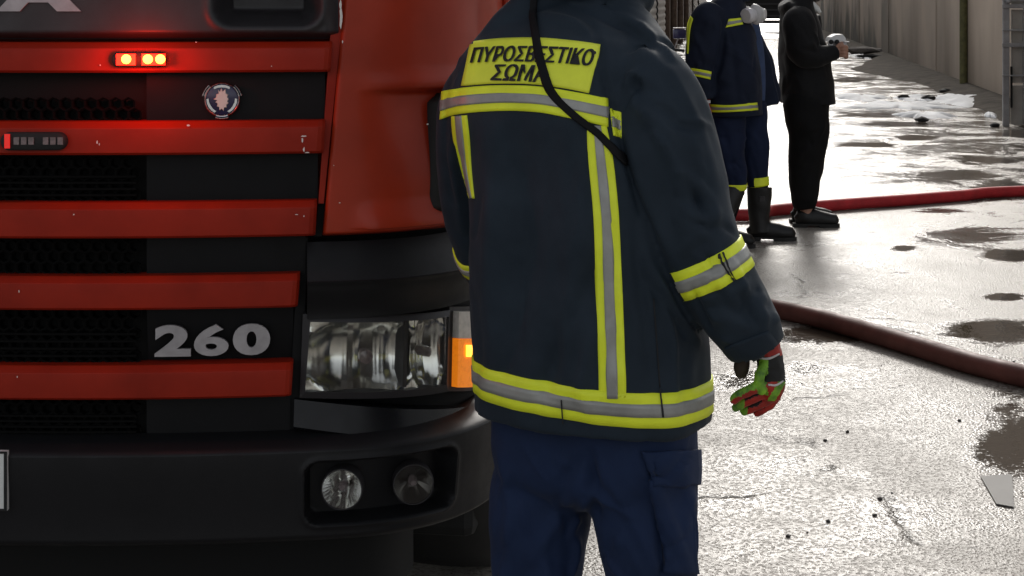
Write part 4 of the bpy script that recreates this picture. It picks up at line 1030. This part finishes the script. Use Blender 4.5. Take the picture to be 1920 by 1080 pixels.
def boot(parent, heel, d, L, shaft_h, rs, mt, top=None, name='boot', low=False):
    """boot standing at heel, toe towards d"""
    d = Vector(d).normalized(); h = Vector(heel); mb = MB(); up = Vector((0, 0, 1)); k = L / .31
    tp = Vector(top) if top else h + d * .07 + up * shaft_h
    if low: mb.tube([h + d * .05 * k + up * .05, h + d * .06 * k + up * .10], [(.045, .04), (.045, .042)], 18)
    else: mb.tube([h + d * .085 + up * .05, h + d * .075 + up * .14, (h + d * .075 + up * .14).lerp(tp, .5), tp], [(rs * .8, rs * .8), (rs * .80, rs * .74), (rs * .93, rs * .86), (rs, rs * .92)], 22)
    mb.tube([h + d * (-.0) + up * .045, h + d * .06 * k + up * .062, h + d * .14 * k + up * .062, h + d * .22 * k + up * .052, h + d * .285 * k + up * .045, h + d * .31 * k + up * .038], [(.03, .026), (.058, .042), (.062, .048), (.052, .050), (.042, .042), (.016, .020)], 20)
    s = remesh(mb, .006, 4); s.v[:, 2] = np.maximum(s.v[:, 2], .013); s.rough(.004, 16); s.v[:, 2] = np.maximum(s.v[:, 2], .012)
    o = s.build(name, M[mt], parent); side = d.cross(up)
    out = [(-.012, .03), (.05, .045), (.11, .040), (.17, .046), (.24, .050), (.30, .034), (.32, .0)]
    pl = [h + d * a * k + side * b for a, b in out] + [h + d * a * k - side * b for a, b in out[-2::-1]]
    heelp = [h + d * a * k + side * b for a, b in ((-.012, .03), (.03, .043), (.085, .041), (.085, -.041), (.03, -.043), (-.012, -.03))]
    MB().prism([p + up * .013 for p in pl], up * .012).prism([p + up * .0005 for p in heelp], up * .013).prism([p + up * .0005 for p in (pl[3:10])], up * .0128).build('sole', M['boot_sole'], o)
    return o

# ---- firefighter in front of the engine
YF = 3.06; PHI = math.radians(30)
f1 = thing('person', (P(1110, 0, YF).x, YF, 0), 'firefighter seen from behind in navy jacket with yellow back patch', 'person')
mb = MB()
torso(mb, [(778, 890, 1324, 0), (756, 888, 1326, 0), (700, 885, 1326, 0), (600, 882, 1318, 0), (500, 880, 1302, 0), (400, 878, 1284, .0), (300, 866, 1268, .02), (220, 846, 1250, .03), (160, 846, 1242, .04), (120, 858, 1235, .05), (85, 882, 1222, .06), (55, 918, 1200, .08), (28, 958, 1178, .10), (5, 995, 1160, .12), (-25, 1030, 1150, .14), (-60, 1040, 1150, .16)], YF, PHI, .72, 64)
ptube(mb, [(1190, 128, 3.02, 66), (1222, 170, 2.99, 88), (1248, 260, 2.96, 92, 1.05), (1280, 370, 2.94, 87), (1308, 455, 2.93, 82), (1350, 540, 2.92, 76), (1392, 608, 2.93, 67), (1415, 646, 2.94, 56), (1421, 657, 2.94, 51)], 28)
ptube(mb, [(905, 130, 3.15, 48), (888, 200, 3.18, 64), (884, 300, 3.22, 65), (892, 390, 3.27, 64), (918, 480, 3.34, 60), (960, 560, 3.42, 52), (1000, 610, 3.46, 46)], 24)
ptube(mb, [(880, 135, 3.14, 34), (990, 28, 3.16, 40), (1090, 5, 3.17, 48), (1170, 45, 3.12, 50), (1215, 120, 3.04, 66)], 20)
# stand-up collar and rolled hood
cc = P(1094, 0, 3.19)
mb.tube([cc + Vector((.118 * math.cos(t), .085 * math.sin(t), .045 - .03 * math.cos(t))) for t in np.linspace(0, 2 * math.pi, 25)], [(.05, .026)] * 25, 12)
mb.tube([P(1160, 2, 3.16), P(1178, 10, 3.16), P(1187, 22, 3.17), P(1186, 36, 3.18)], [.024, .022, .018, .008], 10)
jk = remesh(mb, .0065, 5)
rr = random.Random(11); st = []
st += [([(1108, 40), (1126, 90), (1132, 150), (1150, 205), (1172, 300), (1200, 400)], .007, -.006), ([(1200, 142), (1180, 170), (1164, 205)], .008, -.012), ([(1190, 130), (1168, 165)], .010, .008),
       ([(1215, 90), (1290, 200), (1335, 330)], .022, .008), ([(1200, 190), (1262, 330), (1300, 440)], .020, .007), ([(1178, 260), (1228, 400), (1262, 490)], .016, .007), ([(1240, 130), (1300, 240)], .016, -.006),
       ([(1220, 250), (1285, 400)], .014, -.006), ([(1330, 425), (1385, 400)], .010, .007), ([(1322, 445), (1388, 425)], .009, -.007), ([(1280, 470), (1345, 400), (1372, 360)], .012, .006), ([(1320, 560), (1400, 530)], .011, .006),
       ([(1340, 600), (1430, 560)], .010, .006), ([(1335, 580), (1420, 545)], .008, -.006), ([(1360, 640), (1450, 600)], .010, .005), ([(1300, 540), (1330, 620)], .009, -.006), ([(1210, 480), (1270, 590), (1312, 640)], .012, .006), ([(1205, 520), (1285, 625)], .010, -.006),
       ([(905, 240), (925, 420), (915, 640)], .03, .006), ([(970, 250), (985, 450), (960, 700)], .035, -.005), ([(1060, 250), (1075, 460), (1085, 700)], .035, .005), ([(1190, 420), (1205, 560), (1225, 740)], .014, -.006), ([(1240, 540), (1262, 640), (1270, 740)], .012, .006),
       ([(940, 150), (1090, 160)], .02, .003), ([(1010, 30), (1080, 45), (1120, 70)], .016, .005), ([(1100, 20), (1180, 50), (1250, 110)], .018, -.006), ([(1120, 10), (1200, 50), (1262, 105)], .012, .006), ([(860, 150), (850, 300), (868, 430)], .014, .005), ([(838, 200), (850, 380)], .010, -.005)]
for _ in range(46):
    t = rr.random(); x = 1185 + 190 * t + rr.uniform(-20, 60); y = 130 + 480 * t; a = rr.uniform(.2, 1.3); L = rr.uniform(30, 85)
    st.append(([(x, y), (x + L * .5 * math.cos(a), y + L * .5 * math.sin(a) * .8), (x + L * math.cos(a), y + L * math.sin(a))], rr.uniform(.006, .013), rr.choice((-1, 1)) * rr.uniform(.0018, .0042)))
for _ in range(30):
    x, y = rr.uniform(900, 1250), rr.uniform(230, 720); a = rr.uniform(1.0, 2.1); L = rr.uniform(60, 170)
    st.append(([(x, y), (x + L * .5 * math.cos(a), y + L * .5), (x + L * math.cos(a), y + L)], rr.uniform(.012, .026), rr.choice((-1, 1)) * rr.uniform(.0015, .0035)))
jk.creases([(p, w * .85, math.copysign(min(abs(q) * 2.3, .0115), q)) for p, w, q in st]); jk.rough(.008, 9, (1, 1, .5), 3); jk.rough(.0022, 30, (1, 1, .7), 9)
jacket = jk.build('jacket', M['jacket'], f1)
ub = P(1106, 770, YF)
ringband(jk, (ub.x, YF + .0, .862), (.045, 0, 1), .5, -.034, .028, f1, n=160)
ew = P(1329, 502, 2.93); ax = (P(1372, 572, 2.925) - P(1286, 400, 2.935)).normalized()
ringband(jk, ew, ax, .105, -.028, .028, jacket, n=90, rmin=.05, thr=.021)
el = P(898, 488, 3.31); ringband(jk, el, (P(925, 520, 3.36) - P(880, 440, 3.28)), .12, -.022, .022, jacket, n=60)
tape(jk, [(830, 172), (868, 165), (940, 160), (1010, 162), (1075, 172), (1138, 185)], [(826, 224), (860, 214), (935, 208), (1005, 210), (1070, 222), (1140, 238)], jacket, n=60)
tape(jk, [(1143, 204), (1165, 211)], [(1150, 254), (1166, 259)], jacket, n=8)
tape(jk, [(1101, 236), (1103, 300), (1112, 400), (1117, 520), (1121, 640), (1124, 746)], [(1137, 236), (1150, 300), (1160, 400), (1166, 520), (1171, 640), (1174, 746)], jacket, off=.0028, n=70)
tape(jk, [(848, 218), (851, 260), (862, 310), (874, 350), (882, 372)], [(876, 216), (881, 262), (884, 312), (887, 345), (890, 372)], jacket, n=30)
pt = strip('back_patch', jk, [(884, 80), (940, 74), (1010, 73), (1070, 78), (1126, 85)], [(867, 161), (930, 157), (1000, 158), (1060, 166), (1104, 175)], .0035, M['hivis_patch'], jacket, 40, 16)
for dx, do in ((-1.3, 0), (0, .0003), (1.3, .0006)):
    decal_text(jk, 'ΠΥΡΟΣΒΕΣΤΙΚΟ', ((890 + dx, 93), (1115 + dx, 97), (1109 + dx, 127), (886 + dx, 121), 5), .0062 + do, M['ink'], pt, .006, .16)
    decal_text(jk, 'ΣΩΜΑ', ((929 + dx, 124), (1027 + dx, 126), (1023 + dx, 156), (924 + dx, 152), 1), .0062 + do, M['ink'], pt, .008, .14)
# hem facing and cuff lining
strip('cuff_flap', jk, [(1348, 655), (1382, 690)], [(1440, 620), (1462, 650)], .004, M['jacket'], jacket, 10, 8)
lb_ = MB(); ptube(lb_, [(1392, 672, 2.945, 15), (1390, 692, 2.945, 15), (1388, 708, 2.945, 9)], 12); remesh(lb_, .004, 2).build('sleeve_lining', M['lining'], jacket)
for e1, e2 in (([(1054, 748), (1057, 794)], [(1056, 748), (1059, 794)]), ([(1235, 728), (1240, 782)], [(1238, 728), (1243, 782)]), ([(1345, 478), (1372, 530)], [(1348, 476), (1375, 528)]), ([(1351, 475), (1378, 526)], [(1353.5, 474), (1380.5, 525)])):
    strip('tape_seam', jk, e1, e2, .0066, M['ink'], jacket, 14, 2, skirt=.001)
strip('side_seam', jk, [(1224, 560), (1230, 640), (1236, 726)], [(1226, 560), (1232, 640), (1238, 726)], .0015, M['ink'], jacket, 20, 2, skirt=.001)
# crossbody strap
tk = MB()
ss = strip('shoulder_strap', jk, [(1012, -40), (995, 2), (999, 75), (1022, 165), (1066, 217), (1118, 258), (1170, 312)], [(1028, -37), (1008, 0), (1014, 75), (1038, 161), (1078, 209), (1127, 248), (1180, 304)], .007, M['strap'], None, 70, 4, skirt=.004)
tag(ss, 'narrow black webbing strap slung across the back patch', 'strap')
# trousers
mb = MB()
torso(mb, [(945, 1040, 1190, 0), (925, 985, 1240, 0), (900, 940, 1285, 0), (865, 922, 1304, 0), (820, 918, 1305, 0), (740, 920, 1300, 0), (700, 930, 1290, 0)], 3.07, PHI, .66, 40)
ptube(mb, [(1020, 860, 3.12, 92), (1013, 950, 3.12, 96), (1010, 1020, 3.12, 90), (1008, 1080, 3.11, 84), (1008, 1200, 3.10, 78), (1005, 1320, 3.12, 74), (1003, 1400, 3.13, 70), (1003, 1450, 3.13, 66)], 26)
ptube(mb, [(1205, 860, 3.02, 96), (1206, 950, 3.01, 98), (1214, 1020, 3.00, 92), (1222, 1080, 3.00, 86), (1228, 1200, 2.99, 80), (1232, 1320, 3.00, 76), (1234, 1410, 3.01, 72), (1234, 1460, 3.01, 68)], 26)
tr = remesh(mb, .0065, 14); rr = random.Random(5); st = [([(1195, 850), (1225, 930), (1260, 1000), (1290, 1070)], .012, .006), ([(1280, 900), (1300, 980), (1304, 1060)], .010, .006), ([(1210, 900), (1240, 1000), (1245, 1080)], .010, -.006), ([(1105, 850), (1112, 900), (1118, 960)], .012, -.010), ([(1120, 870), (1180, 960), (1230, 1060)], .016, .005), ([(940, 860), (960, 960), (950, 1070)], .016, .005), ([(1090, 900), (1040, 980), (1000, 1050)], .014, .005), ([(1100, 940), (1080, 1020), (1075, 1078)], .01, .005)]
for _ in range(40):
    x, y = rr.uniform(925, 1300), rr.uniform(820, 1070); a = rr.uniform(.3, 2.6); L = rr.uniform(40, 110)
    st.append(([(x, y), (x + L * .5 * math.cos(a), y + L * .5 * math.sin(a)), (x + L * math.cos(a), y + L * math.sin(a))], rr.uniform(.007, .016), rr.choice((-1, 1)) * rr.uniform(.002, .0045)))
tr.creases([(p, w * .85, q * 1.9) for p, w, q in st]); tr.rough(.008, 8, (1, 1, .6), 21); tr.rough(.0025, 26, (1, 1, .7), 4)
trs = tr.build('trousers', M['trouser'], f1)
pk = strip('cargo_pocket', tr, [(1216, 900), (1232, 960), (1240, 1020), (1244, 1075)], [(1300, 896), (1300, 960), (1302, 1020), (1304, 1075)], .009, M['trouser'], trs, 24, 12, skirt=.012)
strip('pocket_flap', tr, [(1200, 846), (1212, 880), (1224, 910)], [(1303, 842), (1304, 880), (1302, 908)], .013, M['trouser'], trs, 14, 14, skirt=.008)
fd = (math.sin(PHI), math.cos(PHI), 0)
for bx, by in ((P(1003, 0, 3.10).x, 3.04), (P(1234, 0, 3.0).x, 2.93)): boot(f1, (bx - .04, by, 0), fd, .31, .30, .065, 'boot')
nc = P(1085, 0, 3.19); head(f1, Vector((nc.x + .05, nc.y + .09, 1.81)), PHI)

# glove: five bent fingers on a palm
def glove_hand():
    Y0 = 2.94; k = Y0 / F
    fing = {'thumb': [(1436, 682, -.018, 10), (1426, 700, -.030, 10.5), (1424, 718, -.034, 10), (1431, 738, -.032, 8)],
            'index': [(1446, 724, -.020, 10), (1420, 726, -.030, 11), (1392, 738, -.026, 10.5), (1372, 752, -.016, 8.5)],
            'middle': [(1448, 732, -.004, 10), (1420, 742, -.012, 11), (1392, 756, -.006, 10), (1376, 766, .004, 8)],
            'ring': [(1452, 740, .010, 10), (1430, 754, .006, 10.5), (1406, 766, .010, 9.5), (1390, 774, .018, 7.5)],
            'little': [(1458, 742, .026, 9), (1444, 758, .024, 9.5), (1426, 770, .026, 8.5), (1414, 776, .03, 7)]}
    mb = MB()
    ptube(mb, [(1436, 640, Y0, 26), (1442, 668, Y0, 25, 1.1), (1446, 700, Y0, 26, 1.1), (1446, 728, Y0, 25, 1.25), (1446, 744, Y0 + .004, 16, 1.5)], 18)
    for p in fing.values(): ptube(mb, [(x, y, Y0 + d, r) for x, y, d, r in p], 12, 5)
    s = remesh(mb, .0026, 3); s.rough(.0016, 90); nrm = s.normals()
    chain = {n: np.array([list(P(a[0], a[1], Y0 + a[2])) for a in catmull([(x, y, d) for x, y, d, r in p], 5)]) for n, p in fing.items()}
    fc = np.array([s.v[q].mean(0) for q in s.f]); fn = np.array([nrm[q].mean(0) for q in s.f]); col = []
    dist = np.stack([np.min(np.linalg.norm(fc[:, None, :] - c[None], axis=2), axis=1) for c in chain.values()], 1); near = dist.argmin(1); dm = dist.min(1)
    for i in range(len(fc)):
        px = 960 + fc[i][0] / fc[i][1] * F; py = YH + (H - fc[i][2]) / fc[i][1] * F; z = fn[i][2]
        if py < 669 - (px - 1440) * .12: c = 1
        elif near[i] == 0 and dm[i] < .0125 and px < 1440: c = 0
        elif py < 716: c = 2
        elif px > 1432 and py < 752: c = 1 if (px + .6 * py) % 34 < 19 else 0
        else:
            c = 0 if z > -.05 and near[i] in (1,) else (1 if z < .45 else 0)
            if near[i] in (2, 3, 4) and z > .15: c = 2
            if near[i] == 1 and z < -.35: c = 1
            if near[i] in (2, 3, 4) and px < 1384 + 6 * near[i]: c = 0
        col.append(c)
    return s, col
gs, gc = glove_hand()
gl = gs.build('glove', [M['glove_lime'], M['glove_red'], M['glove_black']], f1); gl.data.polygons.foreach_set('material_index', gc)
for ya, yb, x0, x1, y2 in ((668, 671, 1421, 1463, -6), (718, 721, 1440, 1470, -5)):
    strip('glove_piping', gs, [(x0, ya + 2), ((x0 + x1) / 2, ya + 2), (x1 - 2, ya + y2)], [(x0, yb + 2), ((x0 + x1) / 2, yb + 3), (x1 - 2, yb + y2)], .0012, M['piping'], gl, 16, 3, skirt=.002)
# other hand, hidden in front of the body
mb = MB(); ptube(mb, [(1000, 610, 3.46, 30), (1030, 640, 3.50, 32), (1060, 660, 3.53, 26)], 14)
for dd in (-16, -5, 6, 17): ptube(mb, [(1052, 660 + dd, 3.53, 9), (1085, 672 + dd, 3.54, 9), (1105, 690 + dd, 3.53, 8)], 10)
ptube(mb, [(1035, 640, 3.47, 9), (1060, 650, 3.44, 9), (1080, 668, 3.43, 8)], 10)
remesh(mb, .004, 3).build('glove', M['glove_black'], f1)

# ---- second firefighter, side on
Y2 = 10.40; PH2 = math.radians(98)
f2 = thing('person', (P(1385, 0, Y2).x, Y2, 0), 'firefighter standing side on in open navy jacket and tall black boots', 'person')
mb = MB()
torso(mb, [(214, 1320, 1431, 0), (190, 1320, 1431, 0), (150, 1318, 1430, 0), (100, 1316, 1424, 0), (60, 1312, 1415, 0), (30, 1312, 1407, 0), (8, 1325, 1398, 0), (-12, 1345, 1395, 0), (-30, 1352, 1395, 0)], Y2, PH2, 1, 48, 2.4, .285)
ptube(mb, [(1338, 18, Y2 - .16, 26), (1326, 42, Y2 - .20, 34), (1318, 85, Y2 - .21, 32), (1314, 122, Y2 - .20, 29), (1317, 160, Y2 - .20, 23), (1322, 186, Y2 - .20, 17)], 20)
ptube(mb, [(1385, 18, Y2 + .2, 24), (1400, 70, Y2 + .24, 28), (1425, 120, Y2 + .22, 26), (1442, 165, Y2 + .2, 20), (1448, 194, Y2 + .2, 15)], 16)
fl_ = [(1404, 40), (1424, 64), (1444, 112), (1456, 172), (1461, 196), (1430, 201), (1424, 150), (1418, 95)]
mb.prism([P(x, y, Y2 + .10) for x, y in fl_], (0.01, .06, 0))
j2 = remesh(mb, .011, 3); rr = random.Random(9); st = [([(1352, 30), (1356, 80), (1350, 120), (1340, 150)], .02, -.014), ([(1405, 45), (1420, 90), (1429, 150), (1431, 210)], .014, .012), ([(1378, 60), (1375, 130), (1385, 200)], .03, -.01), ([(1355, 90), (1390, 110), (1415, 130)], .02, .008), ([(1300, 60), (1320, 110)], .02, .010), ([(1310, 100), (1340, 128)], .016, -.012), ([(1300, 150), (1335, 165)], .016, .010), ([(1330, 180), (1420, 170)], .02, .008)]
for _ in range(34):
    x, y = rr.uniform(1300, 1425), rr.uniform(15, 190); a = rr.uniform(.2, 2.8); L = rr.uniform(15, 45); st.append(([(x, y), (x + L * math.cos(a), y + L * math.sin(a))], rr.uniform(.012, .026), rr.choice((-1, 1)) * rr.uniform(.004, .010)))
j2.creases(st); j2.rough(.010, 8, seed=5); jk2 = j2.build('jacket', M['jacket2'], f2)
tape(j2, [(1325, 195), (1370, 197), (1418, 192)], [(1325, 210), (1370, 210), (1420, 206)], jk2, .008, 24)
tape(j2, [(1296, 127), (1315, 130), (1333, 134)], [(1301, 142), (1315, 145), (1331, 149)], jk2, .008, 14)
tape(j2, [(1366, 36), (1388, 34)], [(1360, 52), (1392, 46)], jk2, .008, 12)
strip('reflective_tape', j2, [(1297, 30), (1291, 50), (1290, 100)], [(1301, 36), (1296, 56), (1292, 101)], .01, M['hivis'], jk2, 16, 3)
cl = MB(); cb = P(1374, -6, Y2); cl.tube([cb + Vector((.10 * math.cos(t), .095 * math.sin(t), .02 * math.cos(t))) for t in np.linspace(0, 2 * math.pi, 21)], [(.05, .02)] * 21, 10); remesh(cl, .012, 2).build('collar', M['jacket2'], jk2)
sh = MB(); ptube(sh, [(1405, 30, Y2 + .04, 16), (1416, 90, Y2 + .06, 16), (1422, 150, Y2 + .08, 14), (1420, 205, Y2 + .08, 14)], 14); s_ = remesh(sh, .012, 2); s_.build('shirt', mat('blue undershirt', (.05, .08, .17), .8, var=.3, vscale=12), f2)
mb = MB()
ptube(mb, [(1366, 195, Y2 - .06, 36), (1360, 228, Y2 - .09, 39), (1362, 265, Y2 - .11, 36), (1371, 305, Y2 - .12, 29), (1377, 338, Y2 - .12, 24), (1377, 356, Y2 - .12, 20)], 22)
ptube(mb, [(1400, 195, Y2 + .06, 36), (1406, 230, Y2 + .07, 33), (1412, 280, Y2 + .06, 29), (1418, 320, Y2 + .04, 22), (1422, 352, Y2 + .03, 18)], 22)
t2 = remesh(mb, .011, 3); st = []
for _ in range(30):
    x, y = rr.uniform(1330, 1436), rr.uniform(215, 340); a = rr.uniform(.2, 2.6); L = rr.uniform(15, 50); st.append(([(x, y), (x + L * math.cos(a), y + L * math.sin(a))], rr.uniform(.012, .024), rr.choice((-1, 1)) * rr.uniform(.005, .011)))
t2.creases(st); t2.rough(.012, 8, seed=8); tr2 = t2.build('trousers', M['trouser2'], f2)
kl = P(1421, 340, Y2 + .035); ringband(t2, kl, (.1, 0, -1), .2, -.028, .028, tr2, .006, 40, False, thr=.12); kr = P(1377, 351, Y2 - .12); ringband(t2, kr, (0, 0, -1), .2, -.022, .022, tr2, .006, 40, False, thr=.12)
g_ = G(1400, 449); b_far = boot(f2, (g_.x, Y2 + .03, 0), (1, -.08, 0), .31, .36, .083, 'boot', top=tuple(P(1424, 350, Y2 + .03)))
bl = MB().box(P(1429, 373, Y2 - .056), (.035, .006, .035), bev=.002).build('boot_label', M['grey_plastic'], b_far)
boot(f2, (P(1322, 0, Y2 - .16).x, Y2 - .20, 0), (1, -.35, 0), .31, .34, .078, 'boot', top=tuple(P(1376, 352, Y2 - .12)))
mb = MB(); ptube(mb, [(1321, 182, Y2 - .2, 11), (1319, 198, Y2 - .2, 13), (1319, 212, Y2 - .2, 12)], 12)
for dx in (-8, -2, 4, 9): ptube(mb, [(1319 + dx, 208, Y2 - .2 + dx * .002, 4), (1320 + dx, 222, Y2 - .21 + dx * .002, 4), (1323 + dx, 230, Y2 - .2, 3.4)], 8, 3)
ptube(mb, [(1326, 196, Y2 - .24, 4), (1331, 208, Y2 - .26, 4), (1331, 218, Y2 - .26, 3.5)], 8, 3)
g2_ = remesh(mb, .007, 2).build('glove', M['glove_red'], f2)
MB().tube([P(1325, 188, Y2 - .26), P(1325, 193, Y2 - .26)], .025, 14).build('glove_cuff', M['piping'], g2_, True)
MB().tube([P(1399, 338, Y2 - .0), P(1392, 362, Y2 - .03), P(1382, 392, Y2 - .06), P(1376, 410, Y2 - .08)], [(.014, .008), (.018, .008), (.018, .008), (.014, .008)], 8).build('hanging_strap', M['strap'], tr2, True)
head(f2, P(1385, -70, Y2), math.radians(80))
# respirator hanging on his chest
rp = P(1412, 30, Y2 - .20)
mk = thing('respirator_mask', rp, 'white respirator mask with round filter hanging on firefighter chest', 'mask')
mb = MB(); ptube(mb, [(1408, 12, Y2 - .17, 7), (1417, 20, Y2 - .18, 12), (1419, 34, Y2 - .18, 12), (1416, 46, Y2 - .18, 5)], 14); remesh(mb, .006, 2).build('face_piece', mat('pale silicone', (.55, .54, .54), .45, var=.15, vscale=30), mk)
fc_ = P(1404, 29, Y2 - .21); zx = Vector((-.75, -.65, -.1)).normalized()
MB().lathe([(.03, -.05), (.046, -.03), (.048, -.004), (.050, 0), (.050, .012), (.047, .016), (.047, .028), (.043, .034), (.02, .036)], Matrix.Translation(fc_) @ zx.to_track_quat('Z', 'Y').to_matrix().to_4x4(), 28).build('filter', mat('white filter shell', (.66, .64, .66), .4, var=.1, vscale=20), mk, True)
fc2 = P(1428, 27, Y2 - .14); MB().lathe([(.02, -.03), (.038, -.02), (.04, .01), (.036, .024), (.01, .026)], Matrix.Translation(fc2) @ Vector((.8, -.4, 0)).to_track_quat('Z', 'Y').to_matrix().to_4x4(), 22).build('filter', M['white_paint'], mk, True)
MB().tube([P(1424, 14, Y2 - .16), P(1433, 18, Y2 - .15), P(1436, 30, Y2 - .15), P(1428, 42, Y2 - .16)], .007, 8).build('strap', M['piping'], mk, True)

# ---- man in black
Y3 = 11.12; PH3 = math.radians(88)
f3 = thing('person', (P(1510, 0, Y3).x, Y3, 0), 'bearded person in all black clothes holding a small white device', 'person')
mb = MB()
torso(mb, [(194, 1463, 1566, 0), (150, 1461, 1562, 0), (100, 1460, 1553, 0), (60, 1460, 1542, 0), (30, 1463, 1531, 0), (8, 1470, 1525, 0), (-8, 1482, 1524, 0), (-22, 1488, 1522, 0)], Y3, PH3, 1, 48, 2.3, .24)
ptube(mb, [(1502, 22, Y3 - .15, 20), (1498, 45, Y3 - .21, 32), (1503, 78, Y3 - .23, 31), (1512, 100, Y3 - .24, 28), (1535, 105, Y3 - .24, 21), (1560, 100, Y3 - .23, 16), (1568, 98, Y3 - .22, 14)], 20)
ptube(mb, [(1510, 30, Y3 + .17, 28), (1515, 78, Y3 + .2, 28), (1535, 102, Y3 + .14, 20), (1562, 96, Y3 + .02, 14)], 16)
ptube(mb, [(1470, 4, Y3, 12, 3), (1478, 14, Y3, 19, 2.6), (1496, 20, Y3, 17, 2.6)], 16)
j3 = remesh(mb, .011, 3); rr = random.Random(4); st = [([(1508, 88), (1522, 82), (1532, 92)], .016, .012), ([(1512, 92), (1530, 98)], .012, -.012), ([(1526, 60), (1536, 84)], .014, .010), ([(1545, 92), (1552, 112)], .012, .009), ([(1535, 92), (1538, 116)], .012, -.009), ([(1545, 120), (1549, 190)], .010, -.010), ([(1475, 60), (1480, 160)], .03, .008)]
for _ in range(30):
    x, y = rr.uniform(1465, 1550), rr.uniform(20, 185); a = rr.uniform(.5, 2.4); L = rr.uniform(15, 45); st.append(([(x, y), (x + L * math.cos(a), y + L * math.sin(a))], rr.uniform(.012, .026), rr.choice((-1, 1)) * rr.uniform(.004, .009)))
j3.creases(st); j3.rough(.010, 8, seed=15); j3.build('jacket', M['black_cloth'], f3)
mb = MB()
ptube(mb, [(1510, 175, Y3 - .08, 40), (1511, 205, Y3 - .09, 42), (1515, 262, Y3 - .09, 36), (1509, 322, Y3 - .09, 31), (1509, 375, Y3 - .09, 24), (1510, 392, Y3 - .09, 18)], 22)
ptube(mb, [(1512, 175, Y3 + .09, 40), (1516, 205, Y3 + .09, 40), (1518, 262, Y3 + .09, 34), (1512, 330, Y3 + .09, 28), (1507, 378, Y3 + .09, 22), (1504, 394, Y3 + .09, 17)], 22)
t3 = remesh(mb, .011, 3); st = []
for _ in range(30):
    x, y = rr.uniform(1480, 1548), rr.uniform(205, 385); a = rr.uniform(.2, 2.8); L = rr.uniform(15, 50); st.append(([(x, y), (x + L * math.cos(a), y + L * math.sin(a))], rr.uniform(.012, .024), rr.choice((-1, 1)) * rr.uniform(.005, .011)))
t3.creases(st); t3.rough(.012, 8, seed=18); t3.build('trousers', M['black_pants'], f3)
boot(f3, (P(1490, 0, Y3 - .09).x, Y3 - .09, 0), (1, -.05, 0), .30, .1, .05, 'boot', name='shoe', low=True)
boot(f3, (P(1484, 0, Y3 + .09).x, Y3 + .09, 0), (1, .05, 0), .30, .1, .05, 'boot', name='shoe', low=True)
for x, dy in ((1512, -.09), (1506, .09)): MB().tube([P(x, 384, Y3 + dy), P(x, 402, Y3 + dy)], .042, 16).build('ankle', M['skin'], f3, True)
head(f3, P(1519, -31, Y3), math.radians(90), .115, beard=True)
ch = MB().tube([P(1522, 6, Y3 - .05), P(1532, 17, Y3 - .05), P(1538, 24, Y3 - .05)], [.02, .022, .012], 10).build('shirt_collar', M['white_paint'], f3, True)
def holding_hand(parent, px, py, Y, s=1.0):
    mb = MB(); ptube(mb, [(px - 16, py + 2, Y, 9), (px - 6, py + 1, Y, 11, .8), (px + 4, py - 1, Y, 10, .7)], 14)
    for i, dy in enumerate((-9, -3, 3, 9)):
        ptube(mb, [(px, py + dy * .8, Y - .01, 3.6), (px + 10, py + dy - 1, Y - .03, 3.4), (px + 15, py + dy + 1, Y - .012, 3.2), (px + 12, py + dy + 3, Y + .02, 2.8)], 8, 4)
    ptube(mb, [(px - 6, py - 6, Y - .02, 3.6), (px, py - 13, Y - .02, 3.5), (px + 8, py - 16, Y - .015, 3)], 8, 4)
    s_ = remesh(mb, .0042, 2); return s_.build('hand', M['skin'], parent)
holding_hand(f3, 1573, 97, Y3 - .20)
holding_hand(f3, 1571, 95, Y3 - .02)
dv = thing('handheld_device', P(1571, 80, Y3 - .12), 'small white and silver handheld device held by the man in black', 'device')
M['dev_white'] = mat('white device shell', (.74, .74, .74), .4, var=.1, vscale=40)
sh_ = [(1553, 78), (1558, 70), (1568, 64.5), (1580, 64.5), (1585, 70), (1587, 77)]
MB().prism([P(x, y, Y3 - .20) for x, y in sh_], (0, .14, 0)).build('top_shell', M['dev_white'], dv)
MB().box(P(1571, 83, Y3 - .13), (.10, .12, .035), bev=.008).build('body', M['silver_letter'], dv)
for x in (1558, 1569): MB().lathe([(.016, 0), (.016, .012), (.008, .016)], Matrix.Translation(P(x, 78.5, Y3 - .206)) @ Matrix.Rotation(math.pi / 2, 4, 'X'), 14).build('button', M['rubber'], dv, True)
MB().box(P(1557, 83, Y3 - .20), (.03, .03, .045), bev=.008).build('grip', M['dev_white'], dv)
MB().tube([P(1584, 79, Y3 - .14), P(1592, 79, Y3 - .14)], .006, 8).build('antenna', M['silver_letter'], dv, True)
